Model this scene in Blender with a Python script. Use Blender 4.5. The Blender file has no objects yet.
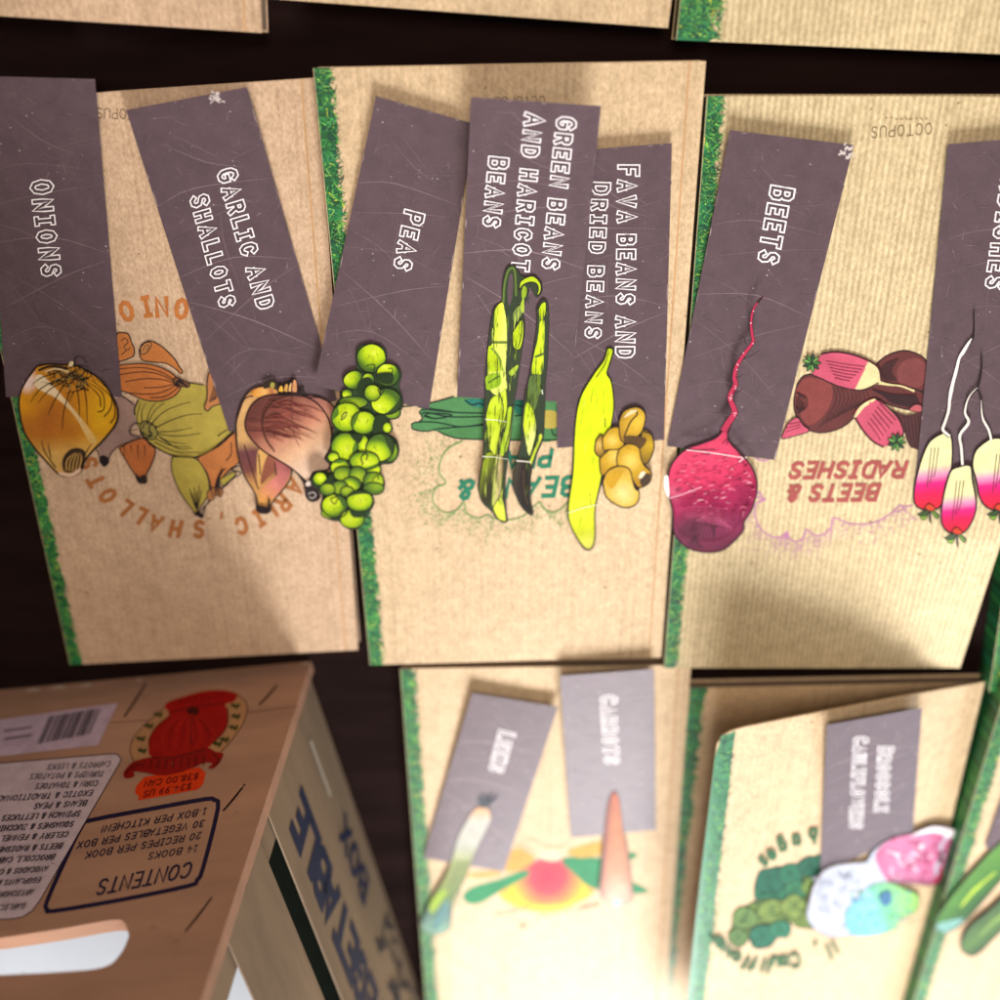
import bpy, math, random
from mathutils import Vector, Matrix
from mathutils.geometry import delaunay_2d_cdt

random.seed(7)
SC = bpy.context.scene
COL = SC.collection

# ------------------------------------------------------------------ camera model
FPX, TH, H = 1000.0, math.radians(25.5), 0.33
CT, ST = math.cos(TH), math.sin(TH)
CAM = Vector((0, 0, H))

def ray(u, v):
    x = (u - 500) / FPX; y = -(v - 500) / FPX
    return Vector((x, y * CT - ST, -y * ST - CT))

def P(u, v, z=0.0):
    d = ray(u, v)
    return CAM + d * ((z - H) / d.z)

class Flat:                                   # a horizontal or gently curved sheet seen from above
    def __init__(self, z): self.z = z if callable(z) else (lambda u, v, zz=z: zz)
    curved = False
    def at(self, u, v, off=0.0): return P(u, v, self.z(u, v) + off)

class Plane:                                  # an upright sheet (crate panels)
    curved = False
    def __init__(self, p, n): self.p, self.n = p, n.normalized()
    def at(self, u, v, off=0.0):
        d = ray(u, v)
        return CAM + d * ((self.p + self.n * off - CAM).dot(self.n) / d.dot(self.n))

# ------------------------------------------------------------------ colour helpers
def lin1(c):
    c /= 255.0
    return c / 12.92 if c <= .04045 else ((c + .055) / 1.055) ** 2.4
def C(r, g, b, k=.74): return (lin1(r) * k, lin1(g) * k, lin1(b) * k)
def mix(a, b, t):
    t = max(0., min(1., t)); return tuple(a[i] + (b[i] - a[i]) * t for i in range(3))
def ramp(stops, t):
    if t <= stops[0][0]: return stops[0][1]
    for (a, ca), (b, cb) in zip(stops, stops[1:]):
        if t <= b: return mix(ca, cb, (t - a) / (b - a))
    return stops[-1][1]
def radial(cx, cy, r, stops): return lambda x, y: ramp(stops, math.hypot(x - cx, y - cy) / r)
def linear(x0, y0, x1, y1, stops):
    dx, dy = x1 - x0, y1 - y0; q = dx * dx + dy * dy
    return lambda x, y: ramp(stops, ((x - x0) * dx + (y - y0) * dy) / q)
INK = C(38, 28, 30)

# ------------------------------------------------------------------ materials
MATS = {}
def new_mat(name):
    m = bpy.data.materials.new(name); m.use_nodes = True
    nt = m.node_tree; b = nt.nodes['Principled BSDF']
    return m, nt, b
def N(nt, t, **kw):
    n = nt.nodes.new(t)
    for k, v in kw.items():
        if k.startswith('i_'): n.inputs[int(k[2:]) if k[2:].isdigit() else k[2:].replace('_', ' ')].default_value = v
        else: setattr(n, k, v)
    return n
def coords(nt, scale=(1, 1, 1), rot=(0, 0, 0)):
    tc = N(nt, 'ShaderNodeTexCoord'); mp = N(nt, 'ShaderNodeMapping')
    mp.inputs['Scale'].default_value = scale; mp.inputs['Rotation'].default_value = rot
    nt.links.new(tc.outputs['Object'], mp.inputs['Vector']); return mp.outputs[0]
def rampnode(nt, fac, stops):
    r = N(nt, 'ShaderNodeValToRGB'); e = r.color_ramp.elements
    while len(e) < len(stops): e.new(.5)
    for i, (p, c) in enumerate(stops): e[i].position = p; e[i].color = (*c, 1)
    nt.links.new(fac, r.inputs[0]); return r.outputs[0]
def mulc(nt, a, b, fac=1.0, mode='MULTIPLY'):
    m = N(nt, 'ShaderNodeMix', data_type='RGBA', blend_type=mode)
    m.inputs[0].default_value = fac
    for s, k in ((a, 6), (b, 7)):
        if isinstance(s, tuple): m.inputs[k].default_value = (*s, 1)
        else: nt.links.new(s, m.inputs[k])
    return m.outputs[2]
def noise(nt, vec, scale, detail=3, rough=.5):
    n = N(nt, 'ShaderNodeTexNoise'); n.inputs['Scale'].default_value = scale
    n.inputs['Detail'].default_value = detail; n.inputs['Roughness'].default_value = rough
    nt.links.new(vec, n.inputs['Vector']); return n.outputs[0]
def bump(nt, b, h, strength, dist):
    n = N(nt, 'ShaderNodeBump'); n.inputs['Strength'].default_value = strength; n.inputs['Distance'].default_value = dist
    nt.links.new(h, n.inputs['Height']); nt.links.new(n.outputs[0], b.inputs['Normal'])

def kraft(name, base, rib=.25, ribscale=500, lo=.9):
    m, nt, b = new_mat(name)
    v = coords(nt)
    fib = noise(nt, coords(nt, (1, .62, 1), (0, 0, .4)), 1200, 4, .65)
    mott = noise(nt, v, 220, 4, .6)
    blotch = noise(nt, v, 16, 3)
    # long vertical ribs of the paper
    wv = N(nt, 'ShaderNodeTexWave', wave_type='BANDS', bands_direction='X', wave_profile='SIN')
    wv.inputs['Scale'].default_value = ribscale / 6.28 * 1.0; wv.inputs['Distortion'].default_value = 1.1
    wv.inputs['Detail'].default_value = 2; wv.inputs['Detail Scale'].default_value = .35
    nt.links.new(coords(nt, (1, .18, 1)), wv.inputs['Vector'])
    streak = noise(nt, coords(nt, (1, .012, 1)), 700, 2, .5)
    c = mulc(nt, base, rampnode(nt, fib, [(.3, (.74, .71, .66)), (.7, (1.15, 1.15, 1.15))]))
    c = mulc(nt, c, rampnode(nt, mott, [(.3, (.88, .86, .84)), (.7, (1.08, 1.08, 1.08))]))
    c = mulc(nt, c, rampnode(nt, blotch, [(.3, (lo, lo * .985, lo * .97)), (.7, (1.05, 1.05, 1.05))]))
    c = mulc(nt, c, rampnode(nt, wv.outputs[0], [(.2, (1 - rib, 1 - rib * 1.1, 1 - rib * 1.3)), (.75, (1.03, 1.03, 1.03))]))
    c = mulc(nt, c, rampnode(nt, streak, [(.32, (.80, .77, .73)), (.44, (1, 1, 1))]), .5)
    spk = noise(nt, v, 420, 2, .3)
    c = mulc(nt, c, rampnode(nt, spk, [(.205, (.5, .42, .34)), (.235, (1, 1, 1))]))
    nt.links.new(c, b.inputs['Base Color'])
    b.inputs['Roughness'].default_value = .62; b.inputs['Specular IOR Level'].default_value = .3
    bump(nt, b, wv.outputs[0] if rib > .2 else fib, .25, .0003)
    return m

def paint(name, rough=.45, spec=.45, grain=.10, bumpy=0.0):     # printed ink: colour comes from the print itself
    m, nt, b = new_mat(name)
    a = N(nt, 'ShaderNodeAttribute', attribute_name='Col')
    n1 = noise(nt, coords(nt), 1500, 3, .7); n2 = noise(nt, coords(nt), 160, 4, .6)
    c = mulc(nt, a.outputs[0], rampnode(nt, n1, [(.3, (1 - grain,) * 3), (.7, (1 + grain,) * 3)]))
    c = mulc(nt, c, rampnode(nt, n2, [(.3, (1 - grain,) * 3), (.7, (1 + grain,) * 3)]))
    nt.links.new(c, b.inputs['Base Color'])
    b.inputs['Roughness'].default_value = rough; b.inputs['Specular IOR Level'].default_value = spec
    bump(nt, b, n2, .12 + bumpy, .0003)
    return m

def simple(name, base, rough=.6, spec=.4, var=.15, scale=60, stretch=(1, 1, 1)):
    m, nt, b = new_mat(name)
    n = noise(nt, coords(nt, stretch), scale, 5, .6)
    nt.links.new(mulc(nt, base, rampnode(nt, n, [(.3, (1 - var,) * 3), (.7, (1 + var,) * 3)])), b.inputs['Base Color'])
    b.inputs['Roughness'].default_value = rough; b.inputs['Specular IOR Level'].default_value = spec
    bump(nt, b, n, .15, .0005)
    return m

M_KRAFT = kraft('kraft_cover', (.57, .43, .265), .02, 900)
M_KRAFT_PINK = kraft('kraft_cover_warm', (.54, .385, .255), .02, 900)
M_KRAFT_RIB = kraft('kraft_cover_ribbed', (.60, .495, .295), .18, 1000)
M_KRAFT_IN = kraft('kraft_inner_page', (.56, .41, .24), .05, 900)
M_PAGES = simple('page_edges', (.20, .135, .09), .8, .2, .35, 60, (1, 1, 60))
M_PRINT = paint('printed_cover_ink', .65, .15, .13)
M_CARD = paint('coated_card', .44, .28, .12, .1)
M_CUT = paint('glossy_cutout_print', .5, .16, .13)
M_LET = paint('letter_ink', .5, .3, .05)
M_GRASS = paint('printed_grass', .5, .35, .15)
M_TABLE = simple('dark_table', (.011, .0055, .0048), .95, .03, .35, 14, (1, 6, 1))
M_CRATE = simple('crate_fibreboard', (.345, .188, .118), .7, .25, .24, 45, (.25, 1, 1))
M_SLAT = simple('crate_side_wood', (.20, .137, .083), .7, .25, .22, 60, (1, .12, 1))
M_WHITE = simple('added_box_white', (.38, .42, .46), .6, .3, .03)
M_DKGREEN = simple('added_board_green', (.035, .05, .032), .8, .2, .2, 200)

# ------------------------------------------------------------------ object helpers
def thing(name, label, cat, loc, group=None):
    o = bpy.data.objects.new(name, None); COL.objects.link(o)
    o.empty_display_size = .02
    o.location = loc; o['label'] = label; o['category'] = cat
    if group: o['group'] = group
    return o
def world_loc(o):
    p = Vector(o.location)
    while o.parent: o = o.parent; p += Vector(o.location)
    return p
def mesh_obj(name, verts, faces, mat, parent=None, cols=None, smooth=False):
    org = world_loc(parent) if parent else Vector((0, 0, 0))
    me = bpy.data.meshes.new(name)
    me.from_pydata([tuple(Vector(v) - org) for v in verts], [], faces)
    if cols:
        at = me.attributes.new('Col', 'FLOAT_COLOR', 'POINT')
        flat = []
        for c in cols: flat += [c[0], c[1], c[2], 1.0]
        at.data.foreach_set('color', flat)
    if smooth:
        for p in me.polygons: p.use_smooth = True
    me.materials.append(mat); me.update()
    o = bpy.data.objects.new(name, me); COL.objects.link(o)
    if parent: o.parent = parent
    return o

def catmull(pts, closed, n=4):
    out = []; L = len(pts); rng = range(L if closed else L - 1)
    for i in rng:
        g = (lambda k: pts[k % L]) if closed else (lambda k: pts[max(0, min(L - 1, k))])
        p0, p1, p2, p3 = g(i - 1), g(i), g(i + 1), g(i + 2)
        for s in range(n):
            t = s / n; t2 = t * t; t3 = t2 * t
            out.append(tuple(.5 * (2 * p1[k] + (p2[k] - p0[k]) * t + (2 * p0[k] - 5 * p1[k] + 4 * p2[k] - p3[k]) * t2
                             + (3 * p1[k] - p0[k] - 3 * p2[k] + p3[k]) * t3) for k in (0, 1)))
    if not closed: out.append(tuple(pts[-1]))
    return out
def inside(p, poly):
    x, y = p; r = False; j = len(poly) - 1
    for i in range(len(poly)):
        xi, yi = poly[i]; xj, yj = poly[j]
        if (yi > y) != (yj > y) and x < (xj - xi) * (y - yi) / (yj - yi) + xi: r = not r
        j = i
    return r
def triangulate(poly, step=None, holes=()):
    vs = [Vector(p) for p in poly]; edges = []; n = len(poly)
    loops = [list(range(n))]
    for h in holes:
        k = len(vs); vs += [Vector(p) for p in h]; loops.append(list(range(k, k + len(h))))
    for lp in loops: edges += [(lp[i], lp[(i + 1) % len(lp)]) for i in range(len(lp))]
    if step:
        xs = [p[0] for p in poly]; ys = [p[1] for p in poly]
        y = min(ys) + step * .5; r = 0
        while y < max(ys):
            x = min(xs) + step * (.5 if r % 2 else .25)
            while x < max(xs):
                if inside((x, y), poly): vs.append(Vector((x, y)))
                x += step
            y += step; r += 1
    res = delaunay_2d_cdt(vs, edges, [] , 0, 1e-4)
    V = [tuple(p) for p in res[0]]; F = []
    for f in res[2]:
        c = (sum(V[i][0] for i in f) / len(f), sum(V[i][1] for i in f) / len(f))
        if inside(c, poly) and not any(inside(c, h) for h in holes):
            a = sum(V[f[i]][0] * V[f[(i + 1) % len(f)]][1] - V[f[(i + 1) % len(f)]][0] * V[f[i]][1] for i in range(len(f)))
            F.append(list(f) if a < 0 else list(f)[::-1])
    return V, F

class Art:
    """a sheet of printed shapes lying on a surface; each shape a hair above the one before"""
    def __init__(self, surf, off=2e-5, dz=6e-6, step=None):
        self.s, self.off, self.dz, self.step = surf, off, dz, step
        self.v, self.f, self.c = [], [], []
        self.fr = (0, 0, 1.0)
    def frame(self, ox=0, oy=0, s=1.0): self.fr = (ox, oy, s); return self
    def px(self, p): return (self.fr[0] + p[0] * self.fr[2], self.fr[1] + p[1] * self.fr[2])
    def _add(self, V, F, colf, off):
        k = len(self.v); ox, oy, s = self.fr
        for (u, v) in V:
            self.v.append(self.s.at(u, v, off))
            self.c.append(colf((u - ox) / s, (v - oy) / s) if callable(colf) else colf)
        self.f += [[i + k for i in f] for f in F]
    def fill(self, pts, col, smooth=True, step=None, n=4, clip=None, jitter=0, edge=0):
        poly = [self.px(p) for p in pts]
        if smooth: poly = catmull(poly, True, n)
        if jitter: poly = [(x + random.uniform(-jitter, jitter), y + random.uniform(-jitter, jitter)) for x, y in poly]
        if step is None: step = 3.0 if callable(col) else self.step
        V, F = triangulate(poly, step)
        self._add(V, F, col, self.off); self.off += self.dz
        if edge: self.line(pts + [pts[0]], edge, INK, smooth=smooth)
    def line(self, pts, w, col=INK, smooth=True, taper=(1, 1), n=4, fixed_off=None, cap=0):
        q = [self.px(p) for p in pts]
        if smooth and len(q) > 2: q = catmull(q, False, n)
        elif self.step:                                    # follow a curved sheet
            r = [q[0]]
            for a, b in zip(q, q[1:]):
                L = math.hypot(b[0] - a[0], b[1] - a[1]); k = max(1, int(L / self.step))
                r += [(a[0] + (b[0] - a[0]) * i / k, a[1] + (b[1] - a[1]) * i / k) for i in range(1, k + 1)]
            q = r
        d = [q[0]]
        for p in q[1:]:
            if math.hypot(p[0] - d[-1][0], p[1] - d[-1][1]) > 1e-3: d.append(p)
        q = d
        if len(q) < 2: return
        closed = math.hypot(q[0][0] - q[-1][0], q[0][1] - q[-1][1]) < 1e-3 and len(q) > 3
        nrm = []
        for a, b in zip(q, q[1:]):
            L = math.hypot(b[0] - a[0], b[1] - a[1]); nrm.append((-(b[1] - a[1]) / L, (b[0] - a[0]) / L))
        if cap and not closed:
            q = list(q)
            q[0] = (q[0][0] - nrm[0][1] * cap, q[0][1] + nrm[0][0] * cap)
            q[-1] = (q[-1][0] + nrm[-1][1] * cap, q[-1][1] - nrm[-1][0] * cap)
        V = []; m = len(q)
        for i, p in enumerate(q):
            if i == 0: a, b = (nrm[-1], nrm[0]) if closed else (nrm[0], nrm[0])
            elif i == m - 1: a, b = (nrm[-1], nrm[0]) if closed else (nrm[-1], nrm[-1])
            else: a, b = nrm[i - 1], nrm[i]
            x, y = a[0] + b[0], a[1] + b[1]; L = math.hypot(x, y)
            if L < .3: x, y = b; k = 1
            else: x /= L; y /= L; k = min(1.5, 1 / max(.3, x * b[0] + y * b[1]))
            t = i / (m - 1); tw = taper[0] + (taper[1] - taper[0]) * t
            if len(taper) == 3: tw = taper[0] + (taper[1] - taper[0]) * t * 2 if t < .5 else taper[1] + (taper[2] - taper[1]) * (t * 2 - 1)
            h = w * .5 * tw * k
            V += [(p[0] + x * h, p[1] + y * h), (p[0] - x * h, p[1] - y * h)]
        F = [[2 * i, 2 * i + 2, 2 * i + 3, 2 * i + 1] for i in range(m - 1)]
        # all faces look towards the viewer
        F2 = []
        for f in F:
            ar = sum(V[f[i]][0] * V[f[(i + 1) % 4]][1] - V[f[(i + 1) % 4]][0] * V[f[i]][1] for i in range(4))
            F2.append(f if ar < 0 else f[::-1])
        self._add(V, F2, col, self.off if fixed_off is None else fixed_off)
        if fixed_off is None: self.off += self.dz
    def build(self, name, mat, parent): return mesh_obj(name, self.v, self.f, mat, parent, self.c)

# ------------------------------------------------------------------ stroke lettering
G = {
'A': (.62, [[(0, 0), (.31, 1), (.62, 0)], [(.13, .33), (.49, .33)]]),
'B': (.56, [[(0, 0), (0, 1), (.36, 1), (.5, .88), (.5, .66), (.36, .54), (0, .54)], [(.36, .54), (.56, .4), (.56, .14), (.4, 0), (0, 0)]]),
'C': (.56, [[(.56, .8), (.44, .97), (.2, .98), (.03, .78), (0, .5), (.03, .22), (.2, .02), (.44, .03), (.56, .2)]]),
'D': (.58, [[(0, 0), (0, 1), (.3, 1), (.52, .84), (.58, .5), (.52, .16), (.3, 0), (0, 0)]]),
'E': (.48, [[(.48, 1), (0, 1), (0, 0), (.48, 0)], [(0, .52), (.38, .52)]]),
'F': (.48, [[(.48, 1), (0, 1), (0, 0)], [(0, .5), (.38, .5)]]),
'G': (.6, [[(.56, .82), (.42, .98), (.2, .98), (.03, .78), (0, .5), (.03, .22), (.2, .02), (.42, .02), (.58, .18), (.58, .45), (.34, .45)]]),
'H': (.56, [[(0, 0), (0, 1)], [(.56, 0), (.56, 1)], [(0, .5), (.56, .5)]]),
'I': (.36, [[(.18, 0), (.18, 1)], [(0, 0), (.36, 0)], [(0, 1), (.36, 1)]]),
'J': (.4, [[(.4, 1), (.4, .2), (.28, 0), (.1, 0), (0, .16)]]),
'K': (.56, [[(0, 0), (0, 1)], [(.54, 1), (.04, .45)], [(.2, .6), (.56, 0)]]),
'L': (.46, [[(0, 1), (0, 0), (.46, 0)]]),
'M': (.7, [[(0, 0), (0, 1), (.35, .35), (.7, 1), (.7, 0)]]),
'N': (.58, [[(0, 0), (0, 1), (.58, 0), (.58, 1)]]),
'O': (.62, [[(.31, 1), (.1, .88), (0, .5), (.1, .12), (.31, 0), (.52, .12), (.62, .5), (.52, .88), (.31, 1)]]),
'P': (.52, [[(0, 0), (0, 1), (.36, 1), (.52, .88), (.52, .6), (.36, .46), (0, .46)]]),
'Q': (.62, [[(.31, 1), (.1, .88), (0, .5), (.1, .12), (.31, 0), (.52, .12), (.62, .5), (.52, .88), (.31, 1)], [(.36, .26), (.64, -.04)]]),
'R': (.56, [[(0, 0), (0, 1), (.36, 1), (.52, .88), (.52, .62), (.36, .5), (0, .5)], [(.3, .5), (.56, 0)]]),
'S': (.52, [[(.5, .84), (.38, .98), (.14, .98), (.02, .82), (.06, .62), (.44, .42), (.5, .2), (.38, .03), (.14, .02), (0, .17)]]),
'T': (.56, [[(0, 1), (.56, 1)], [(.28, 1), (.28, 0)]]),
'U': (.56, [[(0, 1), (0, .22), (.14, .02), (.42, .02), (.56, .22), (.56, 1)]]),
'V': (.6, [[(0, 1), (.3, 0), (.6, 1)]]),
'W': (.8, [[(0, 1), (.2, 0), (.4, .75), (.6, 0), (.8, 1)]]),
'X': (.58, [[(0, 0), (.58, 1)], [(0, 1), (.58, 0)]]),
'Y': (.58, [[(0, 1), (.29, .48), (.58, 1)], [(.29, .48), (.29, 0)]]),
'Z': (.54, [[(0, 1), (.54, 1), (0, 0), (.54, 0)]]),
'&': (.6, [[(.6, 0), (.12, .72), (.16, .94), (.32, 1)], [(.32, 1), (.44, .86), (.38, .66), (.06, .38), (.04, .12), (.2, 0)], [(.2, 0), (.4, .08), (.58, .42)]]),
'0': (.52, [[(.26, 1), (.06, .85), (0, .5), (.06, .15), (.26, 0), (.46, .15), (.52, .5), (.46, .85), (.26, 1)]]),
'1': (.3, [[(0, .78), (.2, 1), (.2, 0)], [(.04, 0), (.36, 0)]]),
'2': (.5, [[(0, .8), (.14, .98), (.36, .98), (.48, .8), (.44, .56), (0, 0), (.5, 0)]]),
'3': (.5, [[(0, .9), (.2, 1), (.42, .92), (.44, .66), (.18, .54), (.46, .42), (.48, .12), (.28, 0), (0, .1)]]),
'4': (.52, [[(.38, 0), (.38, 1), (0, .32), (.52, .32)]]),
'8': (.5, [[(.25, .54), (.06, .7), (.08, .94), (.25, 1), (.42, .94), (.44, .7), (.25, .54)], [(.25, .54), (.02, .3), (.08, .05), (.25, 0), (.42, .05), (.48, .3), (.25, .54)]]),
'9': (.5, [[(.08, 0), (.4, .3), (.48, .75), (.36, .98), (.14, .98), (.02, .76), (.12, .5), (.36, .5), (.47, .66)]]),
'$': (.5, [[(.48, .8), (.36, .92), (.12, .92), (.02, .76), (.08, .6), (.42, .42), (.48, .24), (.36, .08), (.12, .08), (0, .2)], [(.25, -.08), (.25, 1.08)]]),
'.': (.12, [[(.04, 0), (.04, .12)]]),
',': (.14, [[(.1, .16), (.0, -.14)]]),
'!': (.14, [[(.06, .34), (.06, 1)], [(.06, 0), (.06, .12)]]),
'a': (.46, [[(.44, .6), (.1, .62), (0, .3), (.12, .02), (.34, .08), (.44, .3)], [(.44, .62), (.44, 0)]]),
'b': (.46, [[(0, 1), (0, 0), (.3, 0), (.46, .3), (.3, .6), (0, .56)]]),
'c': (.42, [[(.42, .5), (.24, .62), (.04, .48), (0, .26), (.12, .02), (.3, 0), (.42, .12)]]),
'e': (.46, [[(.02, .32), (.46, .34), (.36, .58), (.14, .6), (0, .34), (.1, .06), (.3, 0), (.44, .1)]]),
'f': (.34, [[(.34, .96), (.16, .92), (.14, .6), (.14, 0)], [(0, .6), (.3, .6)]]),
'g': (.46, [[(.44, .58), (.12, .62), (0, .34), (.12, .06), (.44, .12)], [(.44, .62), (.44, -.2), (.24, -.36), (.04, -.24)]]),
'i': (.1, [[(.05, 0), (.05, .6)], [(.05, .8), (.05, .9)]]),
'l': (.1, [[(.05, 0), (.05, 1)]]),
'o': (.46, [[(.23, .62), (.04, .5), (0, .3), (.06, .08), (.23, 0), (.4, .08), (.46, .3), (.4, .52), (.23, .62)]]),
'r': (.34, [[(0, 0), (0, .6)], [(0, .4), (.16, .6), (.34, .58)]]),
's': (.38, [[(.36, .54), (.16, .62), (.02, .48), (.32, .24), (.3, .04), (.12, 0), (0, .1)]]),
'u': (.44, [[(0, .6), (0, .14), (.14, 0), (.34, .06), (.44, .2)], [(.44, .6), (.44, 0)]]),
'w': (.6, [[(0, .6), (.15, 0), (.3, .5), (.45, 0), (.6, .6)]]),
}
def glyph(A, ch, org, ex, ey, w, col, line=None, incol=None, base=0.0):
    """org px, ex/ey px vectors for one em; line = outline thickness for hollow letters"""
    if ch not in G: return
    k = 0
    for pas in ((0, 1) if line else (0,)):
        for pl in G[ch][1]:
            q = [(org[0] + ex[0] * x + ey[0] * y, org[1] + ex[1] * x + ey[1] * y) for x, y in pl]
            A.line(q, w if pas == 0 else w - 2 * line, col if pas == 0 else incol, smooth=False,
                   fixed_off=base + A.off + k * 7e-6, cap=(w * .5 if pas == 0 else w * .5 - line) if line else w * .35)
            k += 1
def text(A, s, start, end, up, w, col, line=None, incol=None, gap=.24, first=1.0, space=.42):
    adv = []; x = 0
    for i, ch in enumerate(s):
        adv.append(x)
        k = first if i == 0 else 1.0
        x += space if ch == ' ' else G[ch][0] * k + gap - (.16 if ch == 'A' and not line and i + 1 < len(s) else 0)
    tot = x - gap
    dx, dy = end[0] - start[0], end[1] - start[1]
    ex = (dx / tot, dy / tot)
    for i, ch in enumerate(s):
        if ch == ' ': continue
        k = first if i == 0 else 1.0
        jit = random.uniform(-.02, .02) if line else 0
        o = (start[0] + ex[0] * adv[i] + up[0] * jit, start[1] + ex[1] * adv[i] + up[1] * jit)
        glyph(A, ch, o, (ex[0] * k, ex[1] * k), (up[0] * k, up[1] * k), w, col, line, incol)
    A.off += 6e-5

# ------------------------------------------------------------------ setting
ZT = .0095                 # cover height of the near row
def box(name, a, b, mat, parent=None):
    (x0, y0, z0), (x1, y1, z1) = a, b
    v = [(x0, y0, z0), (x1, y0, z0), (x1, y1, z0), (x0, y1, z0), (x0, y0, z1), (x1, y0, z1), (x1, y1, z1), (x0, y1, z1)]
    f = [[0, 3, 2, 1], [4, 5, 6, 7], [0, 1, 5, 4], [1, 2, 6, 5], [2, 3, 7, 6], [3, 0, 4, 7]]
    return mesh_obj(name, v, f, mat, parent)
tb = box('table_top', (-.75, -.95, -.03), (.75, .45, 0), M_TABLE); tb['kind'] = 'structure'

# ------------------------------------------------------------------ books
BOOKGRP = 'kraft cookbooks laid out in rows on the table'
def lerp2(q, a, b):          # q: TL TR BR BL world corners
    return (q[0] * (1 - a) + q[1] * a) * (1 - b) + (q[3] * (1 - a) + q[2] * a) * b
def slab(name, q, ztop, thick, mat, parent, nx=1, ny=1, zf=None, over=0.0):
    """sheet or block: q world corners (top face), extruded down; zf lifts it, over grows it"""
    c = (q[0] + q[1] + q[2] + q[3]) / 4
    qq = [p + (p - c).normalized() * over for p in q]
    V, F = [], []
    for j in range(ny + 1):
        for i in range(nx + 1):
            p = lerp2(qq, i / nx, j / ny); dz = zf(i / nx, j / ny) if zf else 0
            V.append(Vector((p.x, p.y, ztop + dz)))
    n = len(V)
    V += [v - Vector((0, 0, thick)) for v in V]
    W = nx + 1
    for j in range(ny):
        for i in range(nx):
            a = j * W + i
            F.append([a, a + W, a + W + 1, a + 1]); F.append([n + a, n + a + 1, n + a + W + 1, n + a + W])
    ring = [i for i in range(W)] + [j * W + nx for j in range(1, ny + 1)] + [ny * W + i for i in range(nx - 1, -1, -1)] + [j * W for j in range(ny - 1, 0, -1)]
    for a, b in zip(ring, ring[1:] + ring[:1]): F.append([a, b, n + b, n + a])
    return mesh_obj(name, V, F, mat, parent)

GREENS = [C(26, 84, 44), C(32, 108, 54), C(52, 142, 66), C(34, 122, 76), C(84, 172, 80), C(20, 66, 60), C(124, 190, 84), C(18, 56, 36)]
def grass(q, z, parent, width, n=900, zf=None, side=0.0, name='grass_border'):
    """printed grass along the left edge; q world corners"""
    V, F, K = [], [], []
    ex = (q[1] - q[0]); L = ex.length; ex = ex / L; ey = q[3] - q[0]; HH = ey.length; ey = ey / HH
    def put(a, b, off):
        p = q[0] + ex * a + ey * b; dz = zf(a / L, b / HH) if zf else 0
        return Vector((p.x, p.y, z + dz + off))
    width *= 1.15; m = 130; k = len(V)
    for i in range(m + 1):
        b = HH * i / m
        V.append(put(2e-4, b, 2e-5)); V.append(put(width * random.uniform(.72, 1.08), b, 2e-5))
        g = random.choice(GREENS[:4]); K += [g, g]
    for i in range(m): F.append([k + 2 * i, k + 2 * i + 2, k + 2 * i + 3, k + 2 * i + 1])
    for t in range(n):
        a = random.uniform(.03, 1.0) * width; b = random.uniform(.004, .996) * HH
        ang = random.gauss(0, .75); ln = random.uniform(.0012, .0038); wd = random.uniform(.0001, .00028)
        if random.random() < .5: ang += math.pi
        da, db = math.cos(ang) * ln, math.sin(ang) * ln
        a1 = max(2e-4, min(width * 1.16, a + da)); b1 = max(0, min(HH, b + db))
        pa, pb = -math.sin(ang) * wd, math.cos(ang) * wd
        k = len(V); off = 3e-5 + (t % 40) * 2.5e-6
        V += [put(max(2e-4, a + pa), b + pb, off), put(max(2e-4, a - pa), b - pb, off), put(a1, b1, off)]
        r = random.random()
        g = random.choice(GREENS) if r < .93 else (C(150, 205, 80) if r < .985 else C(222, 226, 60))
        g = tuple(c * random.uniform(.8, 1.2) for c in g); K += [g] * 3; 
        x1, y1 = V[k + 1] .x - V[k].x, V[k + 1].y - V[k].y; x2, y2 = V[k + 2].x - V[k].x, V[k + 2].y - V[k].y
        F.append([k, k + 1, k + 2] if x1 * y2 - x2 * y1 > 0 else [k, k + 2, k + 1])
    # the green also wraps the cut edge
    if side:
        k = len(V)
        for i in range(m + 1):
            b = HH * i / m; p = put(-1e-4, b, 0)
            V += [p, p - Vector((0, 0, side))]; g = random.choice(GREENS[:4]); K += [g, tuple(c * .9 for c in g)]
        for i in range(m): F.append([k + 2 * i, k + 2 * i + 1, k + 2 * i + 3, k + 2 * i + 2])
    return mesh_obj(name, V, F, M_GRASS, parent, K)

def crease(q, z, parent_list, a, zf=None): pass

def cookbook(label, q, ztop, mat=M_KRAFT, thick=None, gw=.0048, zf=None, side=.0014, zbase=0.0, crs=.955, group=BOOKGRP, ny=1, nx=1):
    cen = (q[0] + q[1] + q[2] + q[3]) / 4
    t = thing('cookbook', label, 'book', (cen.x, cen.y, zbase), group)
    cv = slab('cover', q, ztop, .0006, mat, t, nx, ny, zf)
    inner = [cen + (p - cen) * .992 for p in q]
    slab('page_block', inner, ztop - .0008, ztop - .0008 - zbase - .0008, M_PAGES, t)
    slab('back_cover', q, zbase + .0007, .0006, mat, t)
    if gw: grass(q, ztop, cv, gw, zf=zf, side=side, n=int(2000 * max(1, gw / .005) ** 1.5))
    if crs:                                                 # scored hinge line near the spine
        V, F, K = [], [], []
        for i in range(41):
            b = i / 40
            for a, o in ((crs, 1.2e-5), (crs + .006, 1.2e-5)):
                p = lerp2(q, a, b); V.append(Vector((p.x, p.y, ztop + o + (zf(a, b) if zf else 0)))); K.append(C(196, 156, 112, .8))
        for i in range(40): F.append([2 * i, 2 * i + 2, 2 * i + 3, 2 * i + 1])
        mesh_obj('hinge_crease', V, F, M_PRINT, cv, K)
    return t, cv

def quad(z, *pts): return [P(u, v, z) for u, v in pts]
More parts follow.
